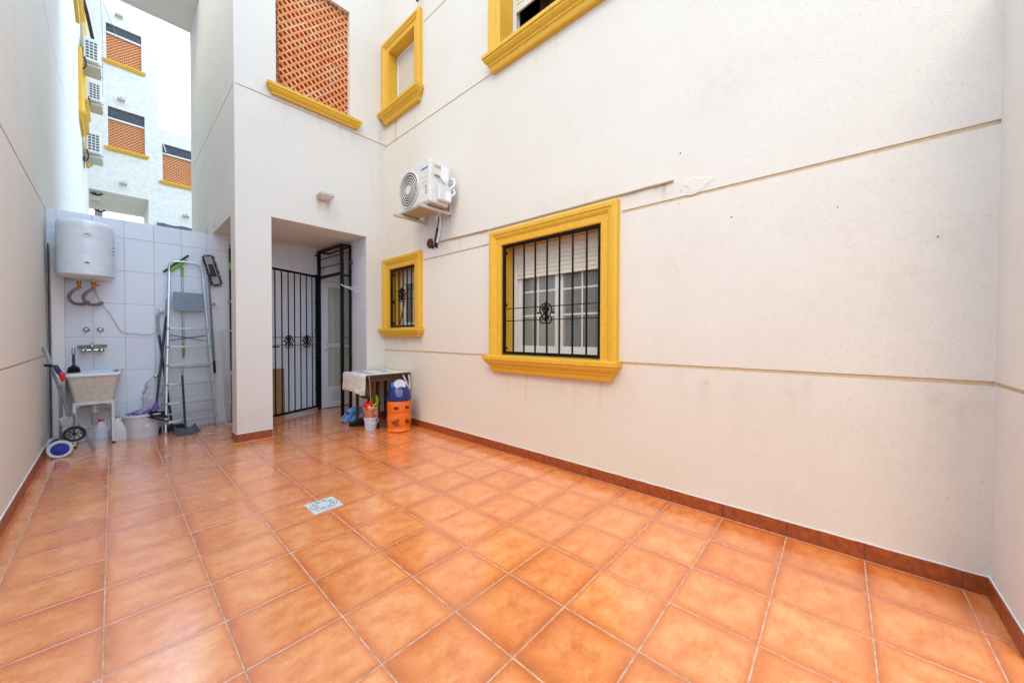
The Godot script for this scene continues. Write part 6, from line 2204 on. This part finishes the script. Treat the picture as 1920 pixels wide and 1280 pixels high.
	g.grid([rrect(V(0, 0.152, 0), 0.075, 0.071, 0.025), rrect(V(0, 0.165, 0), 0.076, 0.072, 0.025), rrect(V(0, 0.168, 0), 0.062, 0.058, 0.022)], true)
	put(g, "cream_rim", M.pot_pale, o)
	g = G.new()
	g.x = Transform3D(Basis(Vector3.UP, 0.35), Vector3.ZERO)
	g.box(V(0.035, 0.085, 0.0595), V(0.06, 0.09, 0.003), 0.001, Basis(V(1, 0, 0), 0.12))
	put(g, "cream_panel", M.pot_pale, o)
	o = thing("red_ball", "red plastic toy bowl in the toy basket", "toy", V(2.19, 0.325, -4.45))
	g = G.new()
	g.x = Transform3D(Basis.from_euler(V(0.5, 0.2, 0.5)), Vector3.ZERO)
	g.lathe([Vector2(0, -0.05), Vector2(0.035, -0.044), Vector2(0.054, -0.02), Vector2(0.06, 0.015), Vector2(0.056, 0.02), Vector2(0.05, -0.015), Vector2(0.0, -0.035)], 22)
	g.tube([V(-0.05, 0.0, 0.0), V(-0.06, 0.05, 0.0), V(-0.03, 0.075, 0.0)], 0.012, 7)
	put(g, "bowl", M.red, o)
	o = thing("toy_spade", "bright green plastic toy shovel standing in the toy basket", "toy", V(2.265, 0.27, -4.44))
	g = G.new()
	var sr := []
	for j in 9:
		var f := j / 8.0
		var w: float = [0.012, 0.02, 0.03, 0.036, 0.04, 0.042, 0.042, 0.036, 0.02][j]
		var row := []
		for k in 7:
			var u := k / 6.0 * 2.0 - 1.0
			row.append(fs * (u * w + 0.01 * f) + V(0, f * 0.185, 0) + fd * (0.018 * u * u + 0.006 * sin(f * 9.0)))
		sr.append(row)
	g.grid(sr)
	var sb := []
	for r in sr: sb.append(r.map(func(p): return p - fd * 0.004))
	sb.reverse()
	g.grid(sb)
	put(g, "blade", M.green, o)
	g = G.new()
	g.tube([V(0, -0.06, 0), V(0, 0.02, 0), fs * 0.005 + V(0, 0.10, 0)], [0.010, 0.010, 0.006], 7)
	put(g, "shaft", M.green, o)
	o = thing("toy_rake", "small yellow toy rake lying across the toy basket", "toy", V(2.225, 0.30, -4.41))
	g = G.new()
	g.tube([fs * -0.03 + V(0, -0.015, 0), fs * 0.035 + V(0, 0.05, 0)], 0.009, 6)
	put(g, "shaft", M.yellow_toy, o)
	o = thing("white_stone", "two white pebbles in the front of the toy basket", "pebbles", V(2.185, 0.305, -4.42))
	g = G.new()
	ball(g, V(0, 0, 0), V(0.018, 0.012, 0.014))
	ball(g, V(0.035, 0.002, 0.01), V(0.016, 0.012, 0.013))
	put(g, "stones", M.caulk, o)
	# --- shoes
	t = thing("foam_clogs", "pair of light blue foam clogs leaning toe up under the table", "clogs", V(2.30, 0, -5.16))
	for k in 2:
		var p := V(-0.045 + 0.078 * k, 0.062, 0.03 + 0.035 * k)
		clog(t, Transform3D(Basis(Vector3.UP, -1.15) * Basis(V(1, 0, 0), 0.62), p + V(0.0, 0.02, 0)))
	o = thing("dark_shoe", "black shoe on the floor in front of the blue clogs", "shoe", V(2.235, 0, -4.80))
	g = G.new()
	var sh := []
	for p in [[-0.13, 0.022, 0.045], [-0.11, 0.038, 0.055], [-0.05, 0.046, 0.07], [0.0, 0.042, 0.10], [0.05, 0.038, 0.125], [0.10, 0.036, 0.13], [0.13, 0.025, 0.12]]:
		var ring := []
		for k in 14:
			var an := TAU * k / 14
			ring.append(V(sin(an) * p[1], p[2] * 0.5 + cos(an) * p[2] * 0.5, p[0]))
		sh.append(ring)
	g.x = Transform3D(Basis(Vector3.UP, 0.9), Vector3.ZERO)
	loft(g, sh)
	put(g, "upper", M.black_cloth, o)
	g = G.new()
	g.x = Transform3D(Basis(Vector3.UP, 0.9), Vector3.ZERO)
	loft(g, [rrect(V(0, 0.0, 0), 0.046, 0.135, 0.04), rrect(V(0, 0.018, 0), 0.048, 0.137, 0.04)])
	put(g, "sole", M.rubber, o)

func floor_drain():
	var t := thing("floor_drain", "square pale metal floor drain with a ring of slots in the tiles", "drain", V(1.008, 0, -2.735))
	var g := G.new()
	g.span(V(-0.098, -0.003, -0.098), V(0.098, 0.0045, 0.098), 0.002)
	put(g, "plate", M.drain, t)
	g = G.new()
	g.lathe([Vector2(0.083, 0.0044), Vector2(0.083, 0.0062), Vector2(0.080, 0.0068), Vector2(0.0, 0.0068)], 40)
	put(g, "cover", M.drain, t)
	g = G.new()
	g.lathe([Vector2(0.0865, 0.0052), Vector2(0.083, 0.0052)], 40)
	put(g, "seam", M.rubber, t)
	for r in [0.066, 0.048]:
		for k in 8:
			g = G.new()
			var rows := [[], []]
			for i in 7:
				var an := TAU * (k + 0.16 + 0.68 * i / 6.0) / 8.0
				rows[0].append(V(sin(an) * (r + 0.0035), 0.0073, cos(an) * (r + 0.0035)))
				rows[1].append(V(sin(an) * (r - 0.0035), 0.0073, cos(an) * (r - 0.0035)))
			g.grid(rows)
			put(g, "slot", M.rubber, t)
